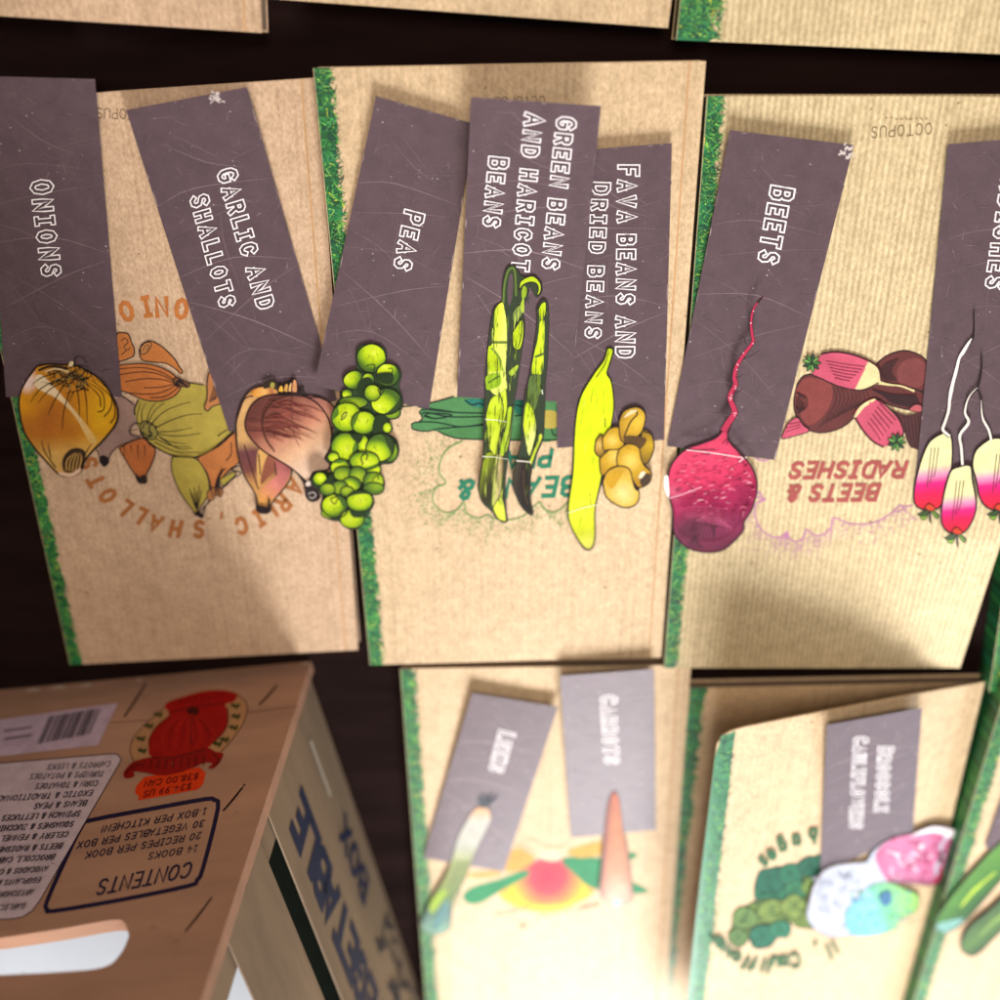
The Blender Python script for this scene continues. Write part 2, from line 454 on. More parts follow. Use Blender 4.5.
# near row, left to right
zA = ZT - .003
br, bl, tr = P(358, 650, zA), P(70, 665, zA), P(317, 78, zA)
qA = [tr + (bl - br), tr, br, bl]
BA, cvA = cookbook('kraft cookbook with orange and yellow onion picture, under the ONIONS and GARLIC AND SHALLOTS cards', qA, zA, M_KRAFT_PINK, gw=.0042)
zB = ZT
qB = quad(zB, (313, 68), (706, 61), (661, 657), (370, 665))
BB, cvB = cookbook('kraft cookbook with green bean picture and BEANS title, under the PEAS card', qB, zB, M_KRAFT, gw=.0050)
zC = ZT
tl, br, bl = P(707, 96, zC), P(960, 668, zC), P(664, 668, zC)
trc = tl + (br - bl)
qC = [tl, trc, br, bl]
def zfC(a, b):               # this cover bows up towards its spine side
    e = max(0., (a - .55) / .45); e = e * e * (3 - 2 * e)
    return .0085 * e * min(1, max(0, (1 - b) / .30)) 
BC, cvC = cookbook('ribbed kraft cookbook reading BEETS & RADISHES, with dark red beet picture', qC, zC, M_KRAFT_RIB, gw=.0046, zf=zfC, nx=64, ny=48, crs=0)
def rect_from(corner, along, w, h, sx, sy):
    """corner world point, along = px-direction vector in world (unit), builds TL TR BR BL"""
    e = along.normalized(); n = Vector((-e.y, e.x, 0))      # n points to +Y
    return e * w, n * h
W_, H_ = .118, .216
# the row nearest the viewer, only its far edges in frame
z = ZT
c = P(262, 33, z); e, n = rect_from(c, c - P(0, 16, z), W_, H_, 0, 0)
cookbook('kraft cookbook cut off by the upper left corner of the photo', [c - e + n, c + n, c, c - e], z, M_KRAFT_PINK)
c = P(668, 28, z); e, n = rect_from(c, c - P(330, 3, z), W_, H_, 0, 0)
cookbook('kraft cookbook at the upper edge with no grass in view, between two other books', [c - e + n, c + n, c, c - e], z, M_KRAFT, crs=0)
c = P(676, 40, z); e, n = rect_from(c, P(1000, 54, z) - c, W_, H_, 0, 0)
cookbook('ribbed kraft cookbook with green grass corner at the upper right edge of the photo', [c + n, c + e + n, c + e, c], z, M_KRAFT_RIB, gw=.0105, crs=0)
# next book right of the beet book
c = P(989, 692, ZT); t0 = P(1004, 590, ZT); n = (t0 - c).normalized(); e = Vector((n.y, -n.x, 0))
cookbook('cookbook showing only a sliver of green grass edge beside the beet book', [c + n * H_, c + n * H_ + e * W_, c + e * W_, c], ZT, M_KRAFT, crs=0, side=.0092)
# far row
zF = .0068
tl, tr = P(400, 669, zF), P(691, 665, zF)
dF = (P(432, 1000, zF) - tl).normalized() + (P(660, 1000, zF) - tr).normalized(); dF.normalize()
qF = [tl, tr, tr + dF * H_, tl + dF * H_]
BF, cvF = cookbook('kraft cookbook with faded radish and carrot picture, under the LEEKS and CARROTS cards', qF, zF, M_KRAFT, gw=.0052)
zG = .0058
tl, tr = P(690, 688, zG), P(985, 682, zG)
dG = (P(655, 1000, zG) - tl).normalized() + (P(905, 1000, zG) - tr).normalized(); dG.normalize()
qG = [tl, tr, tr + dG * H_, tl + dG * H_]
cen = (qG[0] + qG[2]) / 2
BG = thing('cookbook', 'open cookbook with lifted front cover showing broccoli and cabbage picture', 'book', (cen.x, cen.y, 0), BOOKGRP)
ip = slab('first_page', qG, zG, .0003, M_KRAFT_IN, BG)
inner = [cen + (p - cen) * .992 for p in qG]
slab('page_block', inner, zG - .0004, zG - .0014, M_PAGES, BG)
slab('back_cover', qG, .0007, .0006, M_KRAFT, BG)
grass(qG, zG, ip, .0058, side=.003)
LIFT = .034
def zG2(u, v):              # lifted cover: low along its hinge (right), high at its fore edge (left)
    xr = 985 - (v - 682) * .252; xl = 716 - (v - 735) * .105
    s = max(0., min(1.15, (xr - u) / (xr - xl)))
    return zG + .0012 + LIFT * (1 - (1 - s) ** 1.35 if s < 1 else 1.0) * (.96 + .04 * s)
SG = Flat(zG2); SG.curved = True
outl = [(985, 682), (900, 697), (800, 716), (745, 727), (731, 731), (722, 736), (717, 744), (715, 756), (708, 815), (699, 890), (687, 1000), (676, 1100), (868, 1128), (905, 1000), (936, 886), (960, 785)]
V, Fc = triangulate(outl, 14)
vv = [SG.at(u, v) for u, v in V]; n = len(vv)
bmv = vv + [p - Vector((0, 0, .0007)) for p in vv]
edge_count = {}
for f in Fc:
    for a, b in zip(f, f[1:] + f[:1]): edge_count[(a, b)] = 1
Fs = [list(f) for f in Fc] + [[i + n for i in reversed(f)] for f in Fc]
for (a, b) in list(edge_count):
    if (b, a) not in edge_count: Fs.append([b, a, a + n, b + n])
cvG = mesh_obj('front_cover', bmv, Fs, M_KRAFT, BG)
# grass strip on the lifted cover
A = Art(SG, 4e-5, step=10)
pl = [(717, 744), (714, 770), (708, 815), (699, 890), (687, 1000), (678, 1090)]
A.fill([(722, 736), (736, 731), (733, 748), (729, 790), (722, 845), (712, 930), (704, 1000), (695, 1090), (678, 1090), (687, 1000), (699, 890), (708, 815), (715, 756)], GREENS[3], smooth=False, step=6)
for i in range(700):
    t = random.random(); v0 = 736 + t * 350; xl = 717 - (v0 - 744) * .11; u0 = xl + random.uniform(1, 16 * (1 if v0 > 745 else .8))
    an = random.gauss(0, .8); l = random.uniform(3, 8)
    A.line([(u0, v0), (max(xl + .5, u0 + math.cos(an) * l), v0 + math.sin(an) * l)], random.uniform(.6, 1.4), random.choice(GREENS), smooth=False, taper=(1, .2), fixed_off=6e-5 + (i % 40) * 3e-6)
A.build('grass_border', M_GRASS, cvG)
# stack at the far right: two more books
zH = .006
tl = P(990, 694, zH); d = (P(903, 1000, zH) - tl).normalized(); e = Vector((-d.y, d.x, 0))
qH = [tl, tl + e * W_, tl + e * W_ + d * H_, tl + d * H_]
cookbook('lower book of the far right stack, only its shaded green border showing', qH, zH, M_KRAFT, gw=.008, crs=0, side=.0058)
zE = .0155
tl = P(1004, 694, zE); d = (P(914, 1000, zE) - tl).normalized(); e = Vector((-d.y, d.x, 0))
qE = [tl, tl + e * W_, tl + e * W_ + d * H_, tl + d * H_]
BE, cvE = cookbook('upper book of the far right stack, under the green courgette cutout', qE, zE, M_KRAFT, gw=.0050, zbase=zH + .0004, crs=0, side=.0088)

# ------------------------------------------------------------------ printed cover pictures
def frame_fill(A, *a, **k): A.fill(*a, **k)
SA, SB, SF, SE = Flat(zA), Flat(zB), Flat(zF), Flat(zE)
class FlatC(Flat):
    def __init__(self): pass
    def at(self, u, v, off=0.0):
        p = P(u, v, zC)
        for _ in range(3):
            r = p - qC[0]; ex = qC[1] - qC[0]; ey = qC[3] - qC[0]
            det = ex.x * ey.y - ex.y * ey.x
            a = (r.x * ey.y - r.y * ey.x) / det; b = (ex.x * r.y - ex.y * r.x) / det
            zz = zC + zfC(a, b); p = P(u, v, zz)
        return P(u, v, zz + off)
SCV = FlatC()
KR = C(186, 120, 70); ORN = C(198, 122, 62); OLV = C(182, 164, 72)

# onion book
A = Art(SA, 3e-5)
BRN = C(178, 112, 60)
cen = (185, 422)
for ch, p in [('S', (200, 529)), ('H', (177, 529)), ('A', (157, 524)), ('L', (140, 516)), ('L', (125, 508)), ('O', (109, 497)), ('T', (97, 482)), ('S', (89, 464)),
              (',', (225, 522)), ('C', (243, 525)), ('I', (259, 518)), ('L', (271, 511)), ('R', (284, 502)), ('A', (296, 486)), ('G', (306, 468))]:
    d = Vector((p[0] - cen[0], p[1] - cen[1])).normalized(); up = (d.x * 15, d.y * 15); ex = (-d.y * -1 * 15, 0)
    ex = (-d.y * 15, d.x * 15)
    if ch == ',': o = (p[0] - up[0] * .5, p[1] - up[1] * .5)
    else: o = (p[0] - ex[0] * .28 - up[0] * .5, p[1] - ex[1] * .28 - up[1] * .5)
    glyph(A, ch, o, ex, (up[0] + ex[0] * .18, up[1] + ex[1] * .18), 4.2 if ch != ',' else 3, BRN)
for ch, p in [('O', (182, 309)), ('N', (162, 307)), ('I', (145, 307)), ('O', (127, 311))]:
    d = Vector((170 - p[0], 430 - p[1])).normalized(); up = (d.x * 18, d.y * 18); ex = (-d.y * 17, d.x * 17)
    o = (p[0] - ex[0] * .28 - up[0] * .5, p[1] - ex[1] * .28 - up[1] * .5)
    glyph(A, ch, o, ex, up, 4.6, ORN)
A.off += 1e-4
LN = 1.15
A.frame(100, 320, .14)
# mauve onion at the left
A.fill([(120, 560), (170, 550), (260, 610), (280, 720), (215, 790), (290, 840), (130, 910), (60, 980), (0, 960), (-20, 700)], C(160, 130, 118), edge=0)
A.line([(120, 545), (170, 550), (240, 605)], 1.2, INK)
A.line([(60, 990), (90, 940), (150, 895), (290, 840)], LN, INK)
A.fill([(-5, 985), (20, 965), (60, 985), (65, 1020), (30, 1050), (0, 1020)], INK)
A.line([(0, 990), (-20, 930), (-50, 890)], LN, INK)
# bulbs
A.fill([(150, 90), (200, 100), (225, 160), (245, 210), (235, 260), (160, 290), (120, 280), (120, 110)], ORN, edge=LN)
A.line([(150, 150), (180, 130), (200, 160), (170, 190), (200, 215), (215, 195)], .8); A.line([(150, 250), (190, 215)], .8)
A.fill([(280, 225), (300, 175), (350, 150), (400, 165), (460, 205), (530, 275), (565, 330), (590, 370), (575, 382), (540, 350), (470, 310), (380, 300), (300, 285)], ORN, edge=LN)
A.fill([(290, 235), (290, 200), (320, 165), (360, 160), (365, 190), (330, 235), (300, 245)], C(190, 130, 75), edge=.9)
A.line([(310, 220), (320, 190), (345, 178), (350, 195), (330, 215)], .7)
# yellow onion
A.fill([(250, 640), (270, 580), (400, 440), (600, 450), (740, 465), (860, 600), (960, 760), (880, 850), (760, 950), (640, 985), (500, 965), (400, 900), (300, 830), (275, 760), (255, 700)], OLV)
A.line([(250, 680), (248, 630), (275, 570)], 1.6)
A.line([(300, 830), (400, 910), (500, 960), (620, 985), (720, 970), (800, 930), (960, 790)], 1.5); A.line([(610, 445), (740, 465)], 1.0)
for ln in ([(300, 740), (300, 650), (330, 590)], [(330, 730), (360, 640), (400, 590)], [(340, 735), (390, 650), (460, 590)], [(360, 750), (450, 660), (560, 610), (650, 585)],
           [(390, 775), (500, 720), (620, 680), (730, 670)], [(400, 800), (520, 795), (660, 770)], [(410, 815), (560, 830), (720, 810)], [(420, 830), (500, 870), (620, 885)],
           [(400, 850), (520, 900), (640, 905)], [(390, 870), (540, 940), (720, 945)], [(840, 830), (900, 790), (960, 765)], [(430, 840), (560, 920), (660, 915)], [(270, 760), (265, 690), (290, 590)]):
    A.line(ln, .95, INK, taper=(1.2, .5))
A.fill([(280, 770), (300, 730), (340, 725), (390, 760), (410, 810), (390, 850), (340, 850), (300, 820)], C(150, 140, 70), edge=1.2)
for i in range(14):
    x, y = random.uniform(300, 390), random.uniform(740, 840)
    A.line([(x, y), (x + random.uniform(-30, 30), y + random.uniform(-30, 30)), (x + random.uniform(-30, 30), y + random.uniform(-30, 30))], .9)
A.line([(290, 740), (240, 740), (210, 790), (230, 825), (280, 830), (300, 810)], 1.0); A.line([(215, 790), (270, 780)], .9)
# big orange onion
A.fill([(120, 330), (170, 318), (300, 312), (390, 325), (480, 360), (545, 410), (580, 450), (570, 500), (520, 550), (450, 575), (380, 580), (300, 565), (200, 520), (120, 480)], C(196, 116, 58), edge=LN)
for ln in ([(130, 350), (300, 340), (430, 370), (540, 430)], [(140, 390), (300, 370), (430, 390), (530, 440)], [(180, 440), (320, 420), (440, 425), (530, 450)],
           [(310, 485), (430, 480), (540, 455)], [(180, 520), (350, 530), (460, 510), (550, 460)], [(360, 555), (470, 545), (560, 480)]): A.line(ln, .95)
A.fill([(520, 430), (550, 410), (600, 435), (640, 455), (630, 480), (590, 475), (550, 475)], C(120, 80, 50), edge=1.1)
for i in range(8): A.line([(530 + i * 6, 470), (550, 440), (570 + i * 8, 420 + i * 8)], .9)
# sliver by the garlic card
A.fill([(775, 385), (765, 450), (765, 560), (745, 625), (770, 650), (800, 620), (860, 600), (920, 600), (860, 480), (790, 380)], C(190, 125, 75), edge=LN)
for i in range(5): A.line([(780 + i * 10, 590 - i * 5), (800 + i * 12, 520), (815 + i * 6, 470 + i * 15)], .8)
A.frame(90, 400, .17)
A.fill([(172, 285), (230, 250), (310, 225), (350, 260), (385, 295), (360, 380), (330, 440), (330, 485), (285, 485), (265, 440), (220, 370)], C(190, 110, 58), edge=1.2)
for x in (200, 240, 280, 320): A.line([(x, 265), (x + 4, 310 + (x % 60))], 1.0, taper=(1.2, .4))
A.fill([(270, 430), (290, 450), (320, 440), (335, 480), (290, 490)], C(50, 38, 36))
A.fill([(640, 335), (760, 270), (860, 190), (900, 260), (880, 360), (820, 410), (760, 480), (740, 520), (700, 500), (690, 430), (640, 360)], C(196, 122, 66), edge=1.1)
A.fill([(485, 335), (560, 335), (630, 350), (680, 420), (700, 490), (695, 560), (640, 640), (625, 680), (600, 640), (540, 560), (490, 450), (478, 380)], OLV, edge=1.2)
for i in range(6): A.line([(585 + i * 14, 520 - i * 4 + (i % 2) * 30), (605 + i * 8, 590), (628, 650)], .95)
A.fill([(760, 470), (830, 430), (860, 430), (830, 470), (790, 510)], C(176, 160, 70), edge=.9)
A.line([(890, 380), (830, 410), (890, 430), (820, 480), (640, 660)], 1.3); A.line([(860, 440), (700, 590), (660, 690)], 1.1)
A.fill([(690, 540), (740, 510), (780, 530), (770, 570), (740, 560), (720, 590), (690, 580)], C(180, 120, 70), edge=.9)
A.line([(690, 430), (710, 500), (720, 570)], .9); A.line([(800, 400), (755, 450), (735, 530)], .9); A.line([(830, 250), (830, 320), (800, 360)], .9)
A.fill([(615, 660), (640, 690), (670, 692), (650, 660)], INK)
for i in range(5): A.line([(780, 400 + i * 5), (745 + i * 4, 470), (730 + i * 9, 560)], .8)
A.build('cover_picture', M_PRINT, cvA); A = Art(SA, 3e-5)
for s, a, b in (('OCTOPUS', (122, 108), (88, 107)),):
    text(A, s, (150, 110), (97, 108), (0, 10), .9, C(110, 92, 70))
A.build('publisher_mark', M_PRINT, cvA)

# bean book
A = Art(SB, 3e-5).frame(400, 380, .18)
GRN = C(82, 140, 84); TEAL = C(40, 128, 96)
A.fill([(110, 170), (170, 130), (300, 95), (480, 85), (660, 90), (820, 100), (870, 130), (870, 330), (640, 335), (480, 335), (320, 325), (250, 310), (200, 285), (110, 280), (70, 265), (65, 245), (100, 235), (130, 215)], GRN)
A.fill([(250, 300), (330, 265), (480, 250), (690, 260), (870, 270), (870, 335), (660, 332), (480, 332), (320, 322)], C(76, 132, 76))
A.fill([(360, 110), (480, 110), (480, 150), (400, 145)], C(44, 128, 112)); A.fill([(640, 110), (700, 110), (690, 190), (640, 180)], C(36, 110, 86))
A.fill([(800, 175), (870, 180), (870, 260), (800, 262)], OLV)
for ln in ([(60, 250), (90, 235), (200, 235), (340, 260), (480, 240)], [(110, 170), (150, 165), (300, 180), (480, 185)], [(120, 190), (150, 180), (280, 205), (480, 203)],
           [(65, 255), (75, 275), (150, 285), (230, 270), (480, 250)], [(130, 200), (200, 215), (290, 195), (180, 185), (140, 195), (170, 210)], [(210, 285), (280, 315), (340, 327), (480, 332)],
           [(105, 175), (125, 215), (105, 232)], [(360, 110), (400, 140), (440, 130), (480, 150)], [(840, 270), (850, 300), (868, 310)], [(100, 150), (300, 180)], [(480, 335), (870, 335)], [(640, 140), (700, 150)], [(640, 200), (700, 195)],
           [(300, 93), (160, 130), (10, 150)]): A.line(ln, 1.3, C(22, 44, 38))
CL = C(120, 160, 96)
cloud = [(350, 340), (270, 380), (225, 450), (220, 520), (255, 575), (200, 600), (180, 660), (205, 710), (260, 740), (320, 720), (355, 680), (370, 740), (430, 770), (490, 750), (520, 770), (600, 780), (680, 760), (720, 730), (775, 680), (800, 715), (850, 735), (900, 715), (930, 680), (960, 670)]
A.line(cloud, 1.4, CL, n=3)
A.frame()
for i in range(900):
    k = random.randrange(0, len(cloud) - 1); t = random.random()
    x = 400 + .18 * (cloud[k][0] + (cloud[k + 1][0] - cloud[k][0]) * t); y = 380 + .18 * (cloud[k][1] + (cloud[k + 1][1] - cloud[k][1]) * t)
    dx, dy = x - 505, y - 465; L = math.hypot(dx * .8, dy); r = abs(random.gauss(0, 11)) + 1.5
    x += dx / max(L, 1) * r; y += dy / max(L, 1) * r
    if y < 440 and x > 450: continue
    an = random.uniform(0, 3.1)
    A.line([(x, y), (x + math.cos(an) * 1.8, y + math.sin(an) * 1.8)], random.uniform(.4, .8), C(128, 158, 98), smooth=False, fixed_off=3e-5 + (i % 20) * 2e-6)
A.build('cover_picture', M_PRINT, cvB); A = Art(SB, 1e-4)
text(A, 'BEANS &', (577, 477), (461, 481), (-4, 18), 4.3, TEAL, gap=.3)
text(A, 'PEAS', (552, 450), (496, 453), (-3, 16), 4.0, TEAL, gap=.3)
A.build('title_lettering', M_PRINT, cvB); A = Art(SB, 1e-4)
text(A, 'OCTOPUS', (545, 96), (495, 97), (0, 9), .9, C(120, 100, 75))
A.build('publisher_mark', M_PRINT, cvB)


# beet book
A = Art(SCV, 5e-5, step=8).frame(770, 330, .17)
DB, PK, CRM, LF = C(102, 52, 50), C(205, 88, 112), C(232, 218, 160), C(70, 130, 60)
A.fill([(620, 210), (680, 155), (760, 125), (820, 125), (900, 160), (940, 230), (940, 340), (850, 360), (740, 320), (660, 310)], DB, edge=1.2)
A.fill([(750, 230), (800, 175), (880, 170), (925, 230), (900, 320), (820, 340), (760, 310)], C(128, 68, 66))
A.fill([(160, 320), (200, 270), (290, 265), (420, 330), (560, 350), (620, 320), (760, 330), (900, 370), (940, 480), (820, 470), (700, 440), (620, 400), (570, 430), (500, 510), (420, 575), (300, 605), (200, 575), (155, 510), (140, 420)], DB, edge=1.3)
A.fill([(165, 330), (220, 280), (330, 300), (370, 350), (340, 470), (240, 560), (180, 500), (200, 430), (150, 380)], C(136, 66, 62))
for i in range(9):
    x = 370 + i * 24
    A.line([(x, 335 + i * 2), (x + 20, 400), (x - 10, 480 - i * 6), (x - 90, 580 - i * 14)], 1.5, C(72, 40, 40), taper=(.6, 1, .5))
for i in range(8): A.line([(690 + i * 9, 190 - i * 3), (650 + i * 9, 240), (680 + i * 9, 300)], 1.2, C(66, 38, 38))
for i in range(9): A.line([(600 + i * 10, 350 + i * 5), (720, 380 + i * 6), (860 + i * 4, 385 + i * 10)], 1.4, C(58, 34, 36))
for i in range(5): A.line([(150 + i * 6, 370), (215 - i * 12, 400), (210 - i * 14, 460), (160, 490 - i * 10)], 1.1, C(60, 34, 34))
A.fill([(700, 460), (800, 500), (940, 490), (940, 690), (830, 690), (790, 600), (760, 520)], C(82, 46, 46))
for i in range(5): A.line([(790 + i * 20, 500), (800 + i * 20, 600), (830 + i * 10, 690)], 1.2, C(60, 36, 38))
A.fill([(815, 470), (850, 440), (890, 445), (890, 480), (850, 480)], C(190, 95, 100), edge=.7)
A.line([(640, 310), (700, 322), (770, 330), (850, 360)], 2.2, CRM, taper=(1.6, .6, 1))
A.fill([(80, 600), (110, 545), (160, 515), (195, 560), (230, 595), (140, 625), (70, 640)], PK, edge=1.0)
for i in range(3): A.line([(90, 600 - i * 22), (180, 570 - i * 14)], .9, C(110, 30, 50))
# radish 1
A.fill([(240, 230), (300, 150), (360, 130), (480, 145), (580, 180), (640, 230), (655, 300), (620, 325), (540, 350), (460, 350), (360, 310), (280, 280)], lambda x, y: PK if x < 575 - (y - 190) * .45 else CRM, step=1.4)
A.line([(300, 140), (380, 128), (480, 142), (580, 180), (640, 225), (655, 300)], 2.2, C(70, 30, 36)); A.line([(250, 265), (300, 285), (400, 330), (500, 352), (560, 348), (640, 310)], 1.3, C(50, 28, 30))
for i in range(6): A.line([(330 + i * 10, 180 + i * 20), (440, 200 + i * 19), (560 - i * 18, 215 + i * 17)], 1.0, C(120, 34, 56))
A.fill([(500, 505), (530, 450), (580, 415), (620, 405), (670, 430), (700, 470), (750, 520), (780, 590), (770, 640), (690, 680), (640, 680), (560, 600)], PK)
A.fill([(495, 510), (530, 450), (590, 412), (630, 405), (600, 425), (550, 460), (510, 510)], CRM)
A.line([(500, 515), (540, 580), (600, 650), (670, 690)], 2.0, C(80, 34, 40)); A.line([(620, 405), (690, 450), (750, 510), (785, 590), (775, 640)], 1.3, C(50, 28, 30))
for i in range(6): A.line([(575 + i * 14, 540 - i * 22), (620 + i * 16, 600 - i * 22), (650 + i * 18, 650 - i * 24)], 1.0, C(120, 34, 56))
for (cx, cy) in ((245, 195), (745, 660)):
    for i in range(9):
        a = i * .7; r = 55
        A.fill([(cx, cy), (cx + math.cos(a - .3) * r * .6, cy + math.sin(a - .3) * r * .6), (cx + math.cos(a) * r, cy + math.sin(a) * r), (cx + math.cos(a + .3) * r * .6, cy + math.sin(a + .3) * r * .6)], (LF, C(36, 78, 48), C(110, 165, 80))[i % 3], edge=.7)
A.build('cover_picture', M_PRINT, cvC); A = Art(SCV, 1e-4, step=8)
RD = C(172, 86, 80)
text(A, 'RADISHES', (907, 462), (794, 463), (-5, 15), 4.0, RD, gap=.3)
text(A, 'BEETS &', (880, 485), (791, 486), (-5, 15), 3.9, RD, gap=.3)
A.build('title_lettering', M_PRINT, cvC); A = Art(SCV, 5e-5, step=8)
A.frame(740, 440, .19)
LIL = C(190, 128, 165)
cloud = [(100, 270), (120, 310), (85, 340), (80, 400), (110, 470), (170, 510), (215, 510), (250, 485), (260, 520), (300, 535), (335, 510), (350, 470), (390, 500), (430, 500), (480, 460), (490, 410), (560, 435), (640, 445), (720, 430), (790, 390), (840, 345), (860, 350), (910, 345)]
A.line(cloud, 1.6, LIL, n=3)
A.line([(100, 270), (85, 300), (135, 310), (100, 330)], 1.3, LIL); A.line([(840, 345), (810, 380), (860, 365)], 1.1, LIL); A.line([(60, 80), (120, 110), (170, 90)], 1.5, LIL); A.fill([(250, 480), (225, 515), (262, 520)], LIL, smooth=False)
A.frame()
for i in range(650):
    k = random.randrange(0, len(cloud) - 2); t = random.random()
    x = 740 + .19 * (cloud[k][0] + (cloud[k + 1][0] - cloud[k][0]) * t); y = 440 + .19 * (cloud[k][1] + (cloud[k + 1][1] - cloud[k][1]) * t)
    dx, dy = x - 840, y - 478; L = math.hypot(dx * .5, dy); r = abs(random.gauss(0, 9)) + 1.2
    x += dx * .5 / max(L, 1) * r; y += dy / max(L, 1) * r; an = random.uniform(0, 3.1)
    A.line([(x, y), (x + math.cos(an) * 2, y + math.sin(an) * 2)], random.uniform(.4, .9), C(196, 148, 165), smooth=False, fixed_off=3e-5 + (i % 20) * 2e-6)
A.build('cloud_print', M_PRINT, cvC); A = Art(SCV, 5e-5, step=8)
text(A, 'OCTOPUS', (932, 123), (872, 127), (-.5, 11), 1.1, C(125, 108, 75), gap=.3)
for i in range(9): A.line([(885 + i * 5, 118 + random.uniform(-1, 1)), (888 + i * 5, 120 + random.uniform(-2, 1))], .8, C(150, 130, 90))
A.build('publisher_mark', M_PRINT, cvC)

# leek and carrot book (far row)
A = Art(SF, 3e-5).frame(380, 640, .36)
A.fill([(330, 700), (420, 620), (480, 600), (540, 620), (600, 690), (540, 735), (470, 755), (390, 745)], linear(470, 640, 470, 740, [(0, C(215, 90, 100)), (.35, C(225, 110, 100)), (.75, C(232, 205, 60)), (1, C(226, 208, 70))]))
A.fill([(350, 690), (400, 640), (450, 618), (490, 618), (540, 645), (580, 690), (540, 722), (470, 738), (390, 725)], radial(467, 655, 105, [(0, C(208, 64, 92, .6)), (.45, C(214, 84, 98, .6)), (.75, C(222, 150, 84, .66)), (1, C(226, 200, 62, .7))]), step=2)
A.fill([(230, 710), (260, 685), (330, 665), (400, 640), (410, 655), (340, 695), (280, 730), (245, 732)], C(50, 140, 90))
A.fill([(505, 610), (560, 600), (620, 605), (700, 590), (710, 605), (640, 630), (620, 640), (740, 690), (720, 705), (660, 700), (590, 690), (540, 650)], C(52, 140, 92))
A.fill([(345, 640), (370, 580), (410, 590), (430, 610), (390, 640)], C(210, 160, 80)); A.fill([(520, 590), (560, 570), (620, 560), (630, 590), (560, 605)], C(212, 165, 80)); A.fill([(240, 650), (330, 640), (330, 655), (260, 662)], C(212, 170, 100))
A.fill([(440, 600), (480, 575), (510, 600), (480, 615)], C(210, 205, 170))
for (x0, y0, x1, y1) in ((320, 765, 420, 740), (440, 770, 560, 745), (560, 745, 610, 735)):
    k = 9; A.line([(x0 + (x1 - x0) * i / k, y0 + (y1 - y0) * i / k + (-9 if i % 2 else 6)) for i in range(k + 1)], 1.1, C(120, 110, 80))
A.line([(385, 795), (400, 785), (395, 800), (410, 790)], 1.2, C(120, 110, 80))
A.line([(410, 550), (470, 575), (520, 570)], 1, C(190, 160, 110)); A.line([(360, 560), (430, 590)], 1, C(190, 160, 110))
for i in range(10): A.line([(400 + i * 10, 135), (405 + i * 10, 148)], .8, C(165, 140, 90), smooth=False)
A.build('cover_picture', M_PRINT, cvF)

# broccoli book (lifted cover)
A = Art(SG, 8e-5, step=8).frame(710, 800, .26)
A.fill([(170, 370), (180, 300), (240, 260), (300, 255), (350, 240), (420, 210), (470, 230), (440, 300), (360, 350), (280, 390), (200, 395)], C(44, 128, 92, .5), edge=.8)
A.fill([(80, 500), (100, 440), (150, 400), (220, 380), (300, 380), (350, 330), (370, 280), (430, 260), (450, 420), (420, 490), (340, 490), (310, 470), (240, 470), (170, 510), (130, 560), (90, 560)], C(128, 158, 70, .45), edge=.8)
A.fill([(150, 520), (190, 480), (250, 480), (310, 480), (300, 510), (260, 530), (230, 565), (170, 570)], C(44, 132, 96, .5), edge=.8)
for cx, cy, rr_, cc in ((235, 310, 62, (40, 120, 92)), (310, 285, 52, (52, 136, 100)), (385, 255, 48, (40, 116, 88)), (330, 345, 46, (60, 140, 96)), (240, 430, 58, (140, 168, 80)), (135, 455, 52, (122, 160, 84)), (325, 410, 56, (150, 176, 86)),
                        (395, 330, 44, (132, 164, 78)), (108, 528, 42, (112, 150, 80)), (205, 525, 52, (44, 132, 100)), (270, 498, 44, (58, 146, 108)), (395, 455, 44, (140, 166, 84))):
    pts = [(cx + math.cos(a * .524) * rr_ * random.uniform(.86, 1.1), cy + math.sin(a * .524) * rr_ * .82 * random.uniform(.86, 1.1)) for a in range(12)]
    A.fill(pts, C(*cc, .46), edge=.7)
    for k in range(4): A.line([(cx - rr_ * .5 + k * 14, cy + rr_ * .4), (cx - rr_ * .2 + k * 6, cy), (cx + random.uniform(-.5, .5) * rr_, cy - rr_ * .5)], .7, C(30, 90, 66, .45), taper=(.5, 1, .2))
for i in range(60):
    x, y = random.uniform(120, 400), random.uniform(270, 540)
    if abs(y - (560 - x * .55)) < 90: A.line([(x, y), (x + random.uniform(-16, 16), y + random.uniform(-12, 12)), (x + random.uniform(-20, 20), y + random.uniform(-16, 16))], .9, C(40, 100, 70, .4), taper=(.4, 1, .3))
A.frame()
TG = C(50, 128, 82, .45)
for s, pts, cc in ((('s', 'e', 'g', 'a', 'b'), [(763, 862), (772, 855), (783, 846), (797, 840), (813, 834)], (800, 900)),
                   (('C', 'a', 'u', 'l', 'i', 'f', 'l', 'o', 'w', 'e', 'r'), [(796, 958), (785, 961), (776, 962), (768, 963), (762, 963), (754, 962), (745, 960), (737, 957), (729, 952), (721, 944), (715, 936)], (790, 890)),
                   ((',', 'i', 'l'), [(814, 948), (832, 947), (826, 951)], (800, 890))):
    for ch, p in zip(s, pts):
        d = Vector((p[0] - cc[0], p[1] - cc[1])).normalized()
        if s[0] == 's': d = -d
        up = (d.x * 14, d.y * 14); ex = (-d.y * 15, d.x * 15)
        glyph(A, ch, (p[0] - ex[0] * .22 - up[0] * .3, p[1] - ex[1] * .22 - up[1] * .3), ex, up, 3.0, TG)
A.build('cover_picture', M_PRINT, cvG)

